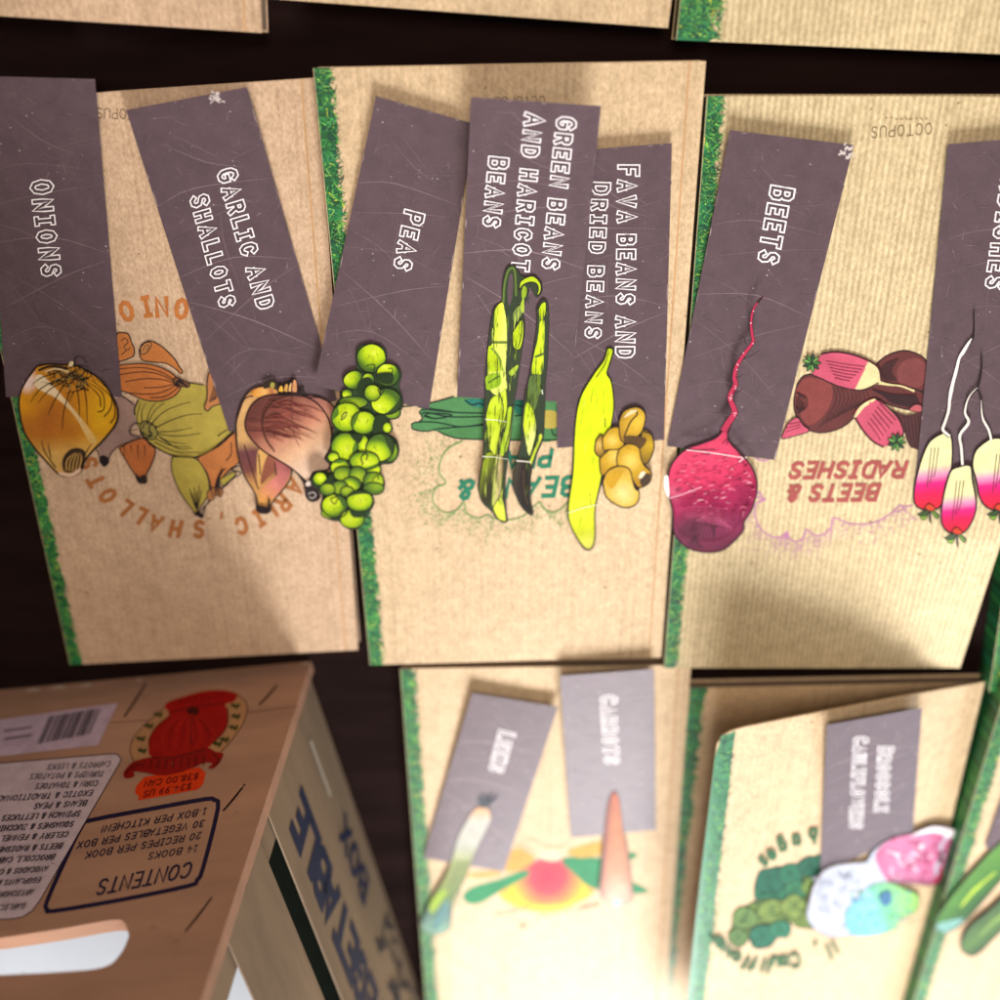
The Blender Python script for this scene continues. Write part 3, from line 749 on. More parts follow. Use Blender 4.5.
# ------------------------------------------------------------------ cards
CARDGRP = 'dark vegetable name cards on the cookbooks'
CARDC = C(101, 81, 87, .66)
_rs = random.Random(3)
SCR = []                       # every card carries the same printed scratches (card space 0..1)
SCR += [((-.02, .30), (.35, .27), (1.0, .29), .55), ((.0, .52), (.5, .50), (1, .55), .6), ((.03, .60), (.5, .70), (.98, .84), .65), ((.05, .72), (.6, .62), (.98, .57), .6), ((.02, .46), (.3, .49), (.6, .56), .4),
        ((.05, .82), (.4, .78), (.9, .86), .45), ((.2, .12), (.5, .2), (.8, .24), .5), ((.3, .1), (.5, .16), (.62, .2), .5), ((.02, .4), (.5, .36), (1, .33), .45), ((.5, .35), (.45, .45), (.47, .6), .35), ((.02, .9), (.5, .88), (1, .93), .4),
        ((.55, .22), (.8, .2), (.98, .18), .4), ((.1, .64), (.22, .7), (.4, .8), .4)]
for i in range(90):
    x, y = _rs.random(), _rs.random(); a = _rs.gauss(.15, .6); l = _rs.uniform(.02, .28)
    SCR.append(((x, y), (x + math.cos(a) * l * .5, y + math.sin(a) * l * .25 + _rs.uniform(-.01, .01)), (x + math.cos(a) * l, y + math.sin(a) * l * .45), _rs.uniform(.10, .34)))
SPK = [(_rs.random(), _rs.random(), _rs.uniform(.3, .9)) for i in range(40)]

class CardSurf(Flat):
    def __init__(self, base, zoff, lift, vb, vt, bend=2.0, under=None):
        self.b, self.o, self.l, self.vb, self.vt, self.bend = base, zoff, lift, vb, vt, bend
        self.curved = True
    def at(self, u, v, off=0.0):
        t = max(0., min(1.2, (self.vb - v) / (self.vb - self.vt)))
        return self.b.at(u, v, self.o + self.l * t ** self.bend + off)

def card(label, q, surf, lines, scuff=None, col=CARDC):
    """q: TL TR BR BL in px"""
    p = surf.at(sum(a[0] for a in q) / 4, sum(a[1] for a in q) / 4)
    t = thing('vegetable_card', label, 'card', tuple(p), CARDGRP)
    def bi(a, b):
        return tuple((q[0][k] * (1 - a) + q[1][k] * a) * (1 - b) + (q[3][k] * (1 - a) + q[2][k] * a) * b for k in (0, 1))
    V, F, K = [], [], []; nx, ny = 8, 22
    for lay, off in ((0, 0), (1, -.00035)):
        for j in range(ny + 1):
            for i in range(nx + 1):
                V.append(surf.at(*bi(i / nx, j / ny), off)); K.append(col)
    W = nx + 1; n = W * (ny + 1)
    for j in range(ny):
        for i in range(nx):
            a = j * W + i; F.append([a, a + W, a + W + 1, a + 1]); F.append([n + a, n + a + 1, n + a + W + 1, n + a + W])
    ring = list(range(W)) + [j * W + nx for j in range(1, ny + 1)] + [ny * W + i for i in range(nx - 1, -1, -1)] + [j * W for j in range(ny - 1, 0, -1)]
    EDGE = C(150, 132, 132)
    k = len(V); m = len(ring)
    for r in ring: V += [V[r], V[n + r]]; K += [EDGE, EDGE]
    for i in range(m):
        j = (i + 1) % m; F.append([k + 2 * i, k + 2 * j, k + 2 * j + 1, k + 2 * i + 1])
    A = Art(surf, 1.2e-5, step=10); A.v, A.f, A.c = V, F, K
    vary = random.uniform(.55, 1.15)
    for i, (a, b, c, s) in enumerate(SCR):
        s = min(.7, s * vary * random.uniform(.6, 1.3))
        if not all(0 <= w <= 1 for pt in (a, b, c) for w in pt):
            a, b, c = [tuple(min(.995, max(.005, w)) for w in pt) for pt in (a, b, c)]
        A.line([bi(*a), bi(*b), bi(*c)], (.6 + s * .9), mix(col, C(205, 180, 182), s * .46), taper=(.3, 1, .2), fixed_off=1.2e-5 + (i % 16) * 3e-6)
    for i, (a, b, s) in enumerate([(random.random(), random.random(), random.uniform(.2, .8) ** 1.5) for _ in range(34)]):
        x, y = bi(a * .97 + .015, b * .97 + .015); r = .4 + s * .5
        A.line([(x - r, y), (x + r, y + .3)], r * 1.5, mix(col, C(235, 225, 220), s * .8), smooth=False, fixed_off=7e-5)
    for i in range(22):
        x, y = random.random() * .9 + .05, random.random() * .92 + .04; a = random.uniform(0, 3.1); l = random.uniform(.03, .14)
        A.line([bi(x, y), bi(min(.98, max(.02, x + math.cos(a) * l * .5)), min(.98, y + math.sin(a) * l * .25)), bi(min(.98, max(.02, x + math.cos(a) * l)), min(.98, max(.02, y + math.sin(a) * l * .4)))], random.uniform(.5, 1.1), mix(col, C(205, 180, 182), random.uniform(.06, .3)), taper=(.3, 1, .2), fixed_off=6.2e-5)
    # worn rim
    for i in range(15):
        s0 = random.random(); e = random.choice((0, 1, 1, 2, 3, 3)); l = random.uniform(.01, .06)
        f = {0: lambda s: bi(s, .004), 1: lambda s: bi(.993, s), 2: lambda s: bi(s, .997), 3: lambda s: bi(.007, s)}[e]
        A.line([f(s0), f(min(1, s0 + l * .5)), f(min(1, s0 + l))], random.uniform(.5, 1.1), mix(col, C(225, 205, 200), random.uniform(.12, .6)), taper=(.2, 1, .3), fixed_off=7.5e-5)
    if scuff:
        for i in range(16):
            x, y = scuff[0] + random.gauss(0, 3.2), scuff[1] + random.gauss(0, 3.6)
            A.line([(x, y), (x + random.uniform(-2.5, 2.5), y + random.uniform(-2.5, 2.5)), (x + random.uniform(-3, 3), y + random.uniform(-3, 3))], random.uniform(.8, 2.0), C(225, 212, 205), fixed_off=8e-5 + i * 2e-6)
    A.build('card_sheet', M_CARD, t)
    A = Art(surf, 9e-5, step=8)
    for (s, st, en, up, w, ln) in lines:
        L = math.hypot(*up); o = 2.6 / L
        st = (st[0] + up[0] * o, st[1] + up[1] * o); en = (en[0] + up[0] * o, en[1] + up[1] * o)
        text(A, s, st, en, (up[0] * .73, up[1] * .73), w * .84, C(248, 242, 242, .84), line=ln * .80, incol=mix(col, (0, 0, 0), .22), gap=.62, first=1.18, space=.62)
    A.build('lettering', M_LET, t)
    return t

def cutout(surf, parent, name, outline, draw, frame, thick=.0004, lift=.0003, grow=0.9):
    """die-cut picture: a white card core with its print on top"""
    ox, oy, s = frame
    poly = catmull([(ox + x * s, oy + y * s) for x, y in outline], True, 4)
    cx = sum(p[0] for p in poly) / len(poly); cy = sum(p[1] for p in poly) / len(poly)
    A = Art(surf, lift, dz=8e-6, step=5)
    # core: slightly larger than the print
    ar = sum(poly[i][0] * poly[(i + 1) % len(poly)][1] - poly[(i + 1) % len(poly)][0] * poly[i][1] for i in range(len(poly)))
    big = []
    for i, p in enumerate(poly):
        a, b = poly[i - 1], poly[(i + 1) % len(poly)]; dx, dy = b[0] - a[0], b[1] - a[1]; L = math.hypot(dx, dy) or 1
        sg = 1 if ar > 0 else -1
        big.append((p[0] + dy / L * grow * sg, p[1] - dx / L * grow * sg))
    V, F = triangulate(big, 8)
    wcol = C(58, 46, 46)
    A._add(V, F, wcol, lift - 1.2e-4)
    k = len(A.v)
    for (u, v) in big: A.v += [surf.at(u, v, lift - 1.2e-4), surf.at(u, v, max(0, lift - thick))]; A.c += [C(215, 205, 195)] * 2
    m = len(big)
    for i in range(m):
        j = (i + 1) % m; f = [k + 2 * i, k + 2 * j, k + 2 * j + 1, k + 2 * i + 1]
        A.f.append(f if ar > 0 else f[::-1])
    A.off = lift + 1.5e-5; A.frame(*frame)
    draw(A)
    A.frame()
    return A.build(name, M_CUT, parent)

LW, LT = 7.0, 1.75
# --- ONIONS
s1 = CardSurf(SA, .0006, .0012, 398, 76)
t = card('dark card reading ONIONS with a golden onion cutout at the left edge', [(-17, 76), (95, 79), (122, 397), (6, 397)], s1, [('ONIONS', (29, 183), (41, 275), (22, -2), 6.6, 1.6)])
ON = [(230, 165), (300, 150), (400, 155), (450, 150), (540, 190), (640, 260), (710, 370), (735, 450), (720, 530), (640, 630), (590, 680), (530, 750), (500, 820), (440, 850), (370, 840), (300, 770), (220, 680), (150, 570), (120, 430), (125, 340), (160, 260)]
def d_onion(A):
    GO, BR, LT_ = C(222, 155, 22), C(176, 102, 34), C(226, 182, 96)
    def col(x, y):
        c = ramp([(0, C(206, 140, 40)), (.35, GO), (.62, C(212, 150, 24)), (.8, LT_), (1, C(214, 170, 96))], (y - 150) / 700)
        b = math.exp(-(((x - 300) * .6 + (y - 500) * .55) / 110) ** 2 - (((x - 320) - (y - 480) * .6) / 260) ** 2); c = mix(c, BR, b * .95)
        e = math.exp(-((y - 560 - (x - 300) * .05) / 75) ** 2) * (1 if x < 480 else max(0, 1 - (x - 480) / 110)); c = mix(c, BR, e * .7)
        c = mix(c, C(240, 190, 30), math.exp(-((x - 640) / 70) ** 2 - ((y - 450) / 140) ** 2) * .7)
        c = mix(c, C(245, 215, 200), max(0, 1 - math.hypot((x - 170) / 75, (y - 255) / 90)) * 1.6)
        return c
    A.fill(ON, col, step=2.2)
    A.fill([(215, 245), (265, 220), (390, 350), (500, 480), (590, 600), (600, 640), (560, 640), (470, 480), (360, 370), (230, 300)], lambda x, y: mix(C(240, 220, 180), C(222, 180, 100), (y - 250) / 350), step=2.5)
    A.line(ON + [ON[0]], 1.9, C(40, 26, 16))
    for ln in ([(200, 280), (270, 230), (400, 200)], [(190, 390), (260, 300), (400, 230)], [(240, 390), (310, 310), (400, 260)], [(300, 470), (340, 380), (400, 280)], [(390, 560), (400, 440), (440, 310)],
               [(495, 480), (495, 400), (480, 290)], [(545, 530), (540, 380), (520, 270)], [(560, 270), (640, 330), (650, 430), (610, 450)], [(560, 290), (620, 350), (630, 420)], [(570, 250), (690, 350), (690, 430), (650, 480)],
               [(260, 630), (280, 700), (350, 800)], [(300, 640), (310, 700), (320, 740)], [(575, 645), (540, 700), (520, 750)], [(600, 240), (690, 330), (720, 460), (690, 520)]):
        A.line(ln, 1.1, C(50, 32, 18), taper=(.5, 1, 1.2))
    rr = random.Random(5)
    for i in range(80):
        x, y = rr.gauss(470, 65), rr.gauss(225, 38); 
        if y < 165: continue
        A.line([(x, y), (x + rr.uniform(-55, 55), y + rr.uniform(-35, 35)), (x + rr.uniform(-80, 80), y + rr.uniform(-20, 60))], rr.uniform(.6, 1.5), C(44, 34, 24) if i % 4 else C(170, 140, 80), taper=(.3, 1, .2))
    A.line([(240, 190), (310, 165), (420, 175)], 2.2, C(44, 34, 24)); A.line([(280, 200), (350, 180), (430, 200)], 1.6, C(225, 200, 150))
    A.fill([(400, 820), (390, 750), (430, 690), (490, 675), (530, 700), (525, 750), (490, 820), (460, 830)], C(60, 44, 30))
    for i in range(5): A.line([(415 + i * 18, 815 + i * 3), (420 + i * 22, 750), (470 + i * 8, 705)], 1.2, C(214, 168, 90), taper=(1, 1, .3))
    A.fill([(370, 840), (380, 825), (440, 835), (500, 800), (500, 825), (440, 855)], C(240, 200, 170))
    A.fill([(430, 150), (440, 135), (460, 135), (455, 160), (435, 165)], C(225, 205, 160))
    A.line([(462, 140), (470, 110), (500, 100), (525, 120), (535, 145)], .9, C(50, 36, 40), taper=(1.3, .6))
cutout(s1, t, 'onion_cutout', ON, d_onion, (0, 340, .16))

# --- GARLIC AND SHALLOTS
s2 = CardSurf(SA, .0009, .0022, 430, 95)
t = card('tilted dark card reading GARLIC AND SHALLOTS with pink shallot cutout', [(126, 110), (247, 87), (337, 400), (229, 432)], s2,
         [('GARLIC AND', (216, 174), (257, 309), (18.5, -5.5), 6.4, 1.65), ('SHALLOTS', (189, 200), (219, 307), (17.5, -5), 6.2, 1.6)], scuff=(216, 97))
GA = [(145, 360), (165, 260), (205, 190), (260, 150), (320, 140), (340, 110), (370, 125), (400, 130), (440, 115), (460, 100), (480, 150), (515, 145), (530, 190), (610, 205), (690, 265), (672, 330), (676, 400), (670, 480), (640, 545), (665, 575), (650, 610), (572, 625), (580, 700), (610, 760), (570, 785), (535, 760), (528, 700), (500, 650), (455, 605), (435, 680), (345, 790), (330, 845), (265, 840), (255, 750), (190, 640), (155, 520)]
def d_garlic(A):
    A.fill([(145, 360), (165, 260), (205, 190), (260, 150), (340, 150), (380, 200), (300, 420), (440, 560), (455, 605), (435, 680), (345, 790), (330, 835), (268, 830), (255, 750), (190, 640), (155, 520)],
           lambda x, y: ramp([(0, C(190, 110, 50)), (.12, C(216, 170, 110)), (.42, C(214, 168, 106)), (.52, C(112, 66, 68)), (.68, C(120, 70, 62)), (.78, C(206, 150, 90)), (1, C(216, 160, 90))], (y - 150 + (x - 200) * .1) / 690), edge=1.4, step=2.2)
    A.fill([(270, 500), (330, 520), (300, 640), (270, 700), (260, 600)], C(222, 172, 100)); A.fill([(320, 530), (390, 560), (350, 620), (280, 690)], C(150, 88, 66))
    A.fill([(360, 560), (440, 590), (430, 670), (350, 770), (280, 790), (290, 710), (370, 640)], linear(280, 780, 440, 590, [(0, C(222, 160, 80)), (.5, C(216, 130, 118)), (1, C(150, 84, 84))]))
    for ln in ([(150, 330), (190, 220), (240, 200)], [(190, 470), (230, 600), (270, 720)], [(270, 520), (280, 640)], [(360, 570), (370, 640)], [(330, 770), (320, 830)], [(230, 180), (290, 200), (370, 190)]): A.line(ln, 1.3, C(66, 38, 34))
    A.fill([(230, 190), (270, 155), (330, 160), (350, 190), (280, 205)], linear(230, 180, 350, 180, [(0, C(226, 150, 50)), (.6, C(236, 178, 100)), (1, C(160, 90, 50))]))
    A.fill([(540, 210), (610, 210), (690, 265), (676, 390), (640, 320)], linear(540, 210, 680, 380, [(0, C(150, 88, 80)), (1, C(206, 148, 120))]), edge=1.3)
    BIG = [(370, 192), (455, 195), (530, 205), (600, 245), (655, 320), (675, 400), (670, 480), (640, 545), (665, 575), (650, 610), (572, 625), (545, 690), (525, 665), (450, 600), (370, 550), (290, 500), (215, 420), (195, 350), (225, 260), (290, 205)]
    def col(x, y):
        t = ((x - 260) * .55 + (y - 300) * .85) / 400
        c = ramp([(0, C(104, 58, 50)), (.25, C(142, 82, 68)), (.5, C(200, 136, 108)), (.75, C(228, 182, 142)), (1, C(240, 206, 178))], t)
        return mix(c, C(184, 122, 100), .6 * math.exp(-((x - 520) / 90) ** 2 - ((y - 260) / 60) ** 2))
    A.fill(BIG, col, step=2.2); A.line(BIG + [BIG[0]], 1.7, C(46, 26, 26))
    rr = random.Random(9)
    for i in range(46):
        y0 = rr.uniform(230, 440); x0 = rr.uniform(300, 420) - (y0 - 300) * .1; l = rr.uniform(60, 230)
        A.line([(x0, y0 + rr.uniform(-8, 8)), (x0 + l * .5, y0 - 6 + rr.uniform(-6, 12)), (x0 + l, y0 + l * .16 + rr.uniform(-8, 20))], rr.uniform(.7, 2.4), mix(C(104, 46, 42), C(150, 82, 70), rr.random()), taper=(.5, 1, .15))
    A.line([(455, 195), (370, 215), (310, 280), (290, 350), (310, 440), (360, 510)], 1.2, C(60, 32, 30)); A.line([(455, 200), (455, 300), (470, 420), (500, 490)], .9, C(110, 60, 54), taper=(1, .4))
    A.line([(215, 340), (300, 340), (430, 350)], 1.0, C(84, 44, 42), taper=(1, .3)); A.line([(210, 390), (340, 400), (470, 440)], 1.6, C(84, 40, 40), taper=(.6, 1, .3))
    for i, (a, b) in enumerate(((385, 140), (415, 130), (440, 125), (460, 108))):
        A.fill([(a - 8, 175), (a, b + 10), (a + 14, b), (a + 24, b + 25), (a + 22, 180)], (C(230, 180, 60), C(214, 160, 80), C(224, 176, 110), C(214, 150, 100))[i], edge=1.0)
    A.fill([(300, 160), (300, 130), (340, 105), (375, 130), (375, 165), (340, 150)], C(52, 40, 32)); A.fill([(335, 150), (340, 125), (358, 130), (355, 155)], C(170, 160, 70))
    A.line([(490, 190), (510, 150), (520, 145)], 1.2); A.fill([(455, 185), (500, 180), (515, 195), (470, 200)], C(50, 34, 34))
    A.fill([(258, 840), (255, 805), (285, 810), (335, 825), (330, 850), (290, 850)], C(40, 28, 28))
    A.line([(330, 770), (325, 825)], 2.0, C(40, 28, 28))
    A.fill([(535, 680), (560, 670), (580, 700), (605, 735), (605, 775), (560, 782), (535, 755), (530, 710)], C(48, 36, 36)); A.line([(545, 745), (570, 735), (590, 750), (570, 768), (550, 760)], 1.1, C(190, 180, 175)); A.fill([(530, 690), (550, 672), (566, 690), (545, 702)], C(232, 214, 200))
cutout(s2, t, 'shallot_cutout', GA, d_garlic, (210, 360, .18))

# --- PEAS
s3 = CardSurf(SB, .0006, .0014, 405, 96)
t = card('tilted dark card reading PEAS with bright green pea cluster cutout', [(376, 96), (475, 124), (429, 409), (314, 386)], s3, [('PEAS', (404, 211), (393, 265), (19, 5), 6.4, 1.6)])
PE = [(270, 95), (320, 65), (380, 72), (412, 110), (410, 155), (460, 170), (483, 215), (470, 265), (490, 340), (475, 385), (420, 420), (440, 470), (410, 492), (455, 520), (470, 580), (440, 630), (385, 640), (380, 680), (402, 730), (380, 775), (340, 780), (352, 820), (330, 865), (305, 900), (280, 940), (230, 945), (190, 910), (140, 900), (100, 850), (110, 790), (90, 760), (55, 735), (62, 690), (100, 672), (145, 680), (150, 640), (125, 620), (150, 580), (148, 520), (165, 480), (150, 420), (175, 350), (205, 310), (205, 285), (225, 275), (205, 240), (230, 200), (270, 190)]
def d_peas(A):
    DK, MD, YG, HI = C(34, 52, 22), C(108, 148, 26), C(186, 214, 14), C(238, 246, 130)
    A.fill(PE, C(44, 66, 36))
    rr = random.Random(2)
    def pea(cx, cy, rx, ry, hx=-.25, hy=.15, dark=.0):
        pts = [(cx + rx * math.cos(a * .5236) * rr.uniform(.96, 1.03), cy + ry * math.sin(a * .5236) * rr.uniform(.96, 1.03)) for a in range(12)]
        hx, hy = cx + (hx + rr.uniform(-.35, .35)) * rx, cy + (hy + rr.uniform(-.35, .35)) * ry
        A.fill(pts, lambda x, y: ramp([(0, mix(C(226, 238, 96), MD, dark)), (.14, mix(C(208, 228, 40), MD, dark)), (.52, mix(YG, C(80, 120, 30), dark)), (.78, mix(C(132, 170, 20), C(60, 95, 40), dark)), (1.0, C(72, 104, 28))], math.hypot((x - hx) / rx, (y - hy) / ry) * .85), step=1.6)
        if rx > 40 and not dark:
            a0 = rr.uniform(-.6, 1.2) if rr.random() < .6 else rr.uniform(3.4, 4.6); sp = rr.uniform(.6, 1.15)
            dp = rr.uniform(.25, .6)
            arc = [(cx + rx * .97 * math.cos(a0 + sp * k / 4), cy + ry * .97 * math.sin(a0 + sp * k / 4)) for k in range(-4, 5)]
            inn = [(cx + rx * (.97 - dp * (1 - (k / 4) ** 2)) * math.cos(a0 + sp * k / 4), cy + ry * (.97 - dp * (1 - (k / 4) ** 2)) * math.sin(a0 + sp * k / 4)) for k in range(4, -5, -1)]
            A.fill(arc + inn, rr.choice((C(44, 64, 26), C(66, 98, 30), C(84, 120, 28))), smooth=False)
            for q in range(4): x0 = cx + rr.uniform(-.5, .5) * rx; y0 = cy + rr.uniform(-.5, .5) * ry; A.line([(x0, y0), (x0 + rr.uniform(-12, 12), y0 + 10), (x0 + rr.uniform(-16, 16), y0 + 22)], .6, C(110, 140, 24), taper=(.3, 1, .2))
        A.line(pts + [pts[0]], 1.25, C(26, 36, 18))
    pea(225, 305, 26, 24); pea(255, 345, 70, 30, 0, 0, .6)
    pea(340, 135, 70, 68, .3, -.2); pea(418, 215, 56, 56, -.2, -.4); pea(265, 240, 58, 46, -.4, 0); pea(325, 235, 30, 30, 0, 0, .5)
    A.fill([(365, 210), (440, 205), (437, 255), (385, 250)], DK); A.fill([(285, 240), (330, 225), (350, 260), (320, 310), (270, 300)], DK)
    pea(440, 395, 40, 30, 0, 0, .7); pea(410, 342, 74, 62, -.1, 0); pea(345, 300, 40, 40, 0, .1, .2)
    pea(222, 415, 72, 70, 0, .1); pea(303, 442, 60, 56, -.2, -.1); A.fill([(358, 415), (395, 405), (420, 430), (395, 465), (400, 490), (345, 490)], DK); pea(415, 465, 22, 26, 0, 0)
    pea(300, 545, 30, 45, 0, 0); pea(212, 555, 64, 66, -.1, .4); pea(430, 580, 36, 52, 0, 0, .8); pea(382, 560, 68, 66, -.3, .3); A.fill([(240, 500), (300, 500), (280, 540)], DK)
    pea(160, 605, 28, 24); pea(192, 655, 46, 40, 0, -.2); pea(350, 665, 34, 34, .1, .1); pea(306, 622, 74, 44, .1, 0); pea(205, 685, 46, 36, 0, .2, .6); pea(275, 690, 42, 42, 0, 0, .6)
    A.line([(300, 640), (290, 610), (310, 588), (322, 600), (315, 620)], 1.2)
    pea(350, 725, 50, 50, .1, -.2, .3); pea(350, 755, 50, 30, 0, 0, .85); pea(245, 735, 46, 36, 0, .2, .1); pea(95, 710, 34, 32, 0, 0); pea(190, 750, 40, 34, 0, 0, .7); A.fill([(100, 740), (150, 690), (160, 730), (110, 765)], DK); pea(130, 760, 38, 30, 0, 0, .55); pea(225, 770, 34, 26, 0, 0, .6)
    pea(145, 868, 45, 30, 0, 0, .7); pea(165, 838, 60, 56, 0, 0); pea(250, 900, 60, 46, 0, .2, .1); pea(285, 815, 64, 50, .2, .1); A.fill([(235, 850), (270, 860), (310, 860), (300, 890), (250, 890)], DK); A.line([(190, 890), (200, 870), (225, 862), (215, 880), (190, 895)], 1.2)
    A.line([(145, 805), (180, 795), (165, 830), (145, 808)], .9); A.line([(195, 425), (205, 400), (222, 392), (215, 415), (195, 430)], 1.0); A.line([(315, 170), (355, 165), (350, 200)], .9); A.line([(420, 185), (438, 182), (440, 205)], .9); A.line([(370, 280), (385, 310), (400, 285)], 1.1); A.line([(340, 720), (370, 690), (372, 715)], .9)
cutout(s3, t, 'pea_cutout', PE, d_peas, (300, 330, .21), lift=.0005)

# --- FAVA BEANS AND DRIED BEANS
s5 = CardSurf(SB, .0009, .0008, 447, 145)
t = card('dark card reading FAVA BEANS AND DRIED BEANS with yellow pod cutout', [(557, 152), (672, 143), (664, 440), (557, 448)], s5,
         [('FAVA BEANS AND', (617, 167), (615, 356), (20.5, 0), 6.3, 1.6), ('DRIED BEANS', (591, 184), (584, 336), (17.5, .5), 5.8, 1.5)])
FV = [(262, 78), (275, 92), (255, 160), (248, 190), (268, 230), (278, 330), (268, 410), (300, 425), (300, 380), (340, 340), (390, 335), (415, 370), (405, 435), (440, 455), (452, 510), (430, 570), (410, 585), (440, 620), (430, 665), (385, 690), (385, 740), (350, 770), (300, 765), (245, 725), (225, 665), (195, 780), (195, 900), (180, 950), (145, 945), (90, 850), (80, 770), (100, 620), (108, 430), (130, 300), (185, 200), (235, 130), (248, 85)]
def d_fava(A):
    POD = [(262, 78), (275, 92), (255, 160), (248, 190), (268, 230), (278, 330), (265, 420), (240, 560), (215, 680), (195, 780), (195, 900), (180, 948), (145, 942), (90, 850), (80, 770), (100, 620), (108, 430), (130, 300), (185, 200), (235, 130), (248, 85)]
    A.fill(POD, lambda x, y: ramp([(0, C(180, 205, 20)), (.14, C(214, 236, 10)), (.6, C(222, 238, 8)), (.82, C(228, 236, 40)), (.9, C(206, 214, 20)), (1, C(214, 210, 90))], (y - 80) / 870 + (x - 180) * .0002), step=3); A.line(POD + [POD[0]], 1.3, C(44, 44, 14))
    rr = random.Random(21)
    for i in range(30):
        y0 = rr.uniform(170, 860); cx = 190 - (y0 - 250) * .09 + rr.uniform(-55, 55); l = rr.uniform(20, 90)
        if not (inside((cx - 8, y0), POD) and inside((cx + 8, y0), POD) and inside((cx - l * .14 - 6, y0 + l), POD)): continue
        A.line([(cx, y0), (cx - l * .06 + rr.uniform(-3, 3), y0 + l * .5), (cx - l * .14, y0 + l)], rr.uniform(.4, 1.0), rr.choice((C(176, 196, 12), C(196, 216, 10), C(230, 238, 90), C(168, 176, 30))), taper=(.2, 1, .1))
    for i in range(0): A.fill([(120 + rr.uniform(-8, 50), 300 + i * 110), (150 + rr.uniform(-8, 40), 330 + i * 110), (140 + rr.uniform(-8, 40), 380 + i * 110), (118, 350 + i * 108)], C(204, 222, 16))
    A.line([(240, 385), (240, 425)], .9, C(90, 90, 30)); A.line([(175, 710), (178, 760)], .9, C(150, 150, 40)); A.line([(80, 795), (140, 775), (205, 760)], .8, C(244, 246, 200)); A.line([(255, 95), (240, 150), (200, 210)], .8, C(120, 130, 20))
    GD, LG, DG = C(206, 164, 36), C(236, 208, 100), C(120, 88, 24)
    def bean(pts, cx, cy, r, a=LG, b=GD, c=C(176, 132, 24)):
        A.fill(pts, radial(cx, cy, r, [(0, a), (.5, b), (1, c)]), step=1.8); A.line(pts + [pts[0]], 1.25, C(56, 38, 14))
    bean([(200, 480), (225, 455), (240, 510), (225, 555), (195, 530)], 215, 500, 50, C(214, 180, 90), C(180, 140, 50), DG)
    bean([(215, 560), (260, 520), (300, 520), (300, 590), (240, 630), (220, 620)], 285, 550, 90)
    bean([(400, 440), (440, 455), (452, 510), (430, 570), (405, 580), (390, 520)], 440, 500, 90, C(196, 160, 30), C(170, 134, 26), DG)
    bean([(228, 470), (260, 430), (300, 425), (320, 480), (315, 515), (260, 520), (232, 520)], 270, 480, 70)
    bean([(300, 400), (320, 355), (370, 335), (405, 350), (415, 385), (400, 440), (370, 470), (330, 490), (305, 470)], 385, 400, 110, C(230, 190, 60), C(200, 158, 40), C(150, 110, 26))
    A.fill([(330, 460), (400, 465), (420, 480), (390, 520), (360, 500), (325, 490)], C(90, 64, 30)); A.line([(320, 470), (350, 400), (380, 365), (360, 350), (320, 380)], 1.6, C(84, 60, 24)); A.fill([(320, 380), (350, 350), (380, 350), (350, 370)], C(236, 214, 160))
    bean([(300, 520), (340, 495), (385, 510), (395, 555), (410, 590), (440, 620), (430, 665), (385, 685), (350, 640), (300, 600), (290, 560)], 350, 570, 100)
    A.fill([(390, 650), (400, 630), (435, 625), (430, 660), (400, 680)], C(70, 52, 36)); A.fill([(385, 640), (400, 615), (415, 620), (398, 645)], C(240, 226, 190))
    bean([(230, 660), (250, 615), (300, 592), (345, 605), (358, 650), (370, 690), (388, 705), (380, 750), (345, 770), (300, 765), (245, 725)], 320, 710, 130, C(240, 220, 140), C(222, 184, 70), C(196, 150, 30))
    A.fill([(240, 660), (260, 620), (320, 610), (300, 650), (270, 690)], C(204, 158, 30))
cutout(s5, t, 'fava_bean_cutout', FV, d_fava, (550, 330, .23))

# --- GREEN BEANS AND HARICOT BEANS
s4 = CardSurf(SB, .0022, .0075, 400, 98, 1.6)
t = card('dark card reading GREEN BEANS AND HARICOT BEANS, lifted on top of its neighbours', [(471, 97), (601, 106), (570, 402), (457, 397)], s4,
         [('GREEN BEANS', (556, 118), (541, 266), (19, 2), 6.3, 1.6), ('AND HARICOT', (524, 114), (511, 268), (19, 2), 6.2, 1.6), ('BEANS', (488, 158), (482, 224), (19, 2), 6.2, 1.6)])
def f2(p): return (p[0] * .16 / .14, (380 + p[1] * .16 - 250) / .14)
GB_L = [(300, 370), (330, 430), (345, 600), (345, 800), (350, 960)] + [f2(p) for p in ((330, 120), (315, 300), (298, 480), (280, 640), (285, 800), (292, 885), (240, 870), (195, 815), (140, 760), (116, 680), (122, 620), (148, 470), (150, 320), (158, 100))] + [(180, 960), (200, 700), (225, 500), (250, 410)]
GB = [(300, 370), (305, 250), (330, 140), (380, 108), (412, 150), (440, 185), (480, 195), (530, 185), (580, 240), (580, 300), (545, 335), (500, 260), (480, 330), (450, 430), (462, 560), (440, 720), (415, 900)] + [f2(p) for p in ((350, 60), (330, 180), (315, 320), (298, 480), (280, 640), (285, 800), (292, 885), (240, 870), (195, 815), (140, 760), (116, 680), (122, 620), (148, 470), (150, 320), (158, 100))] + [(180, 960), (200, 700), (225, 500), (250, 410)]
GR = [(600, 355), (628, 400), (632, 560), (622, 800), (606, 960)] + [f2(p) for p in ((530, 80), (524, 250), (515, 370), (470, 480), (440, 600), (438, 740), (455, 825), (440, 840), (385, 790), (340, 690), (330, 620), (360, 490), (392, 360), (390, 250), (410, 80))] + [(480, 980), (510, 830), (545, 600), (552, 470), (548, 430), (570, 380)]
YG1, YG2, DKG, OLG = C(224, 240, 70), C(190, 216, 24), C(46, 58, 38), C(96, 118, 50)
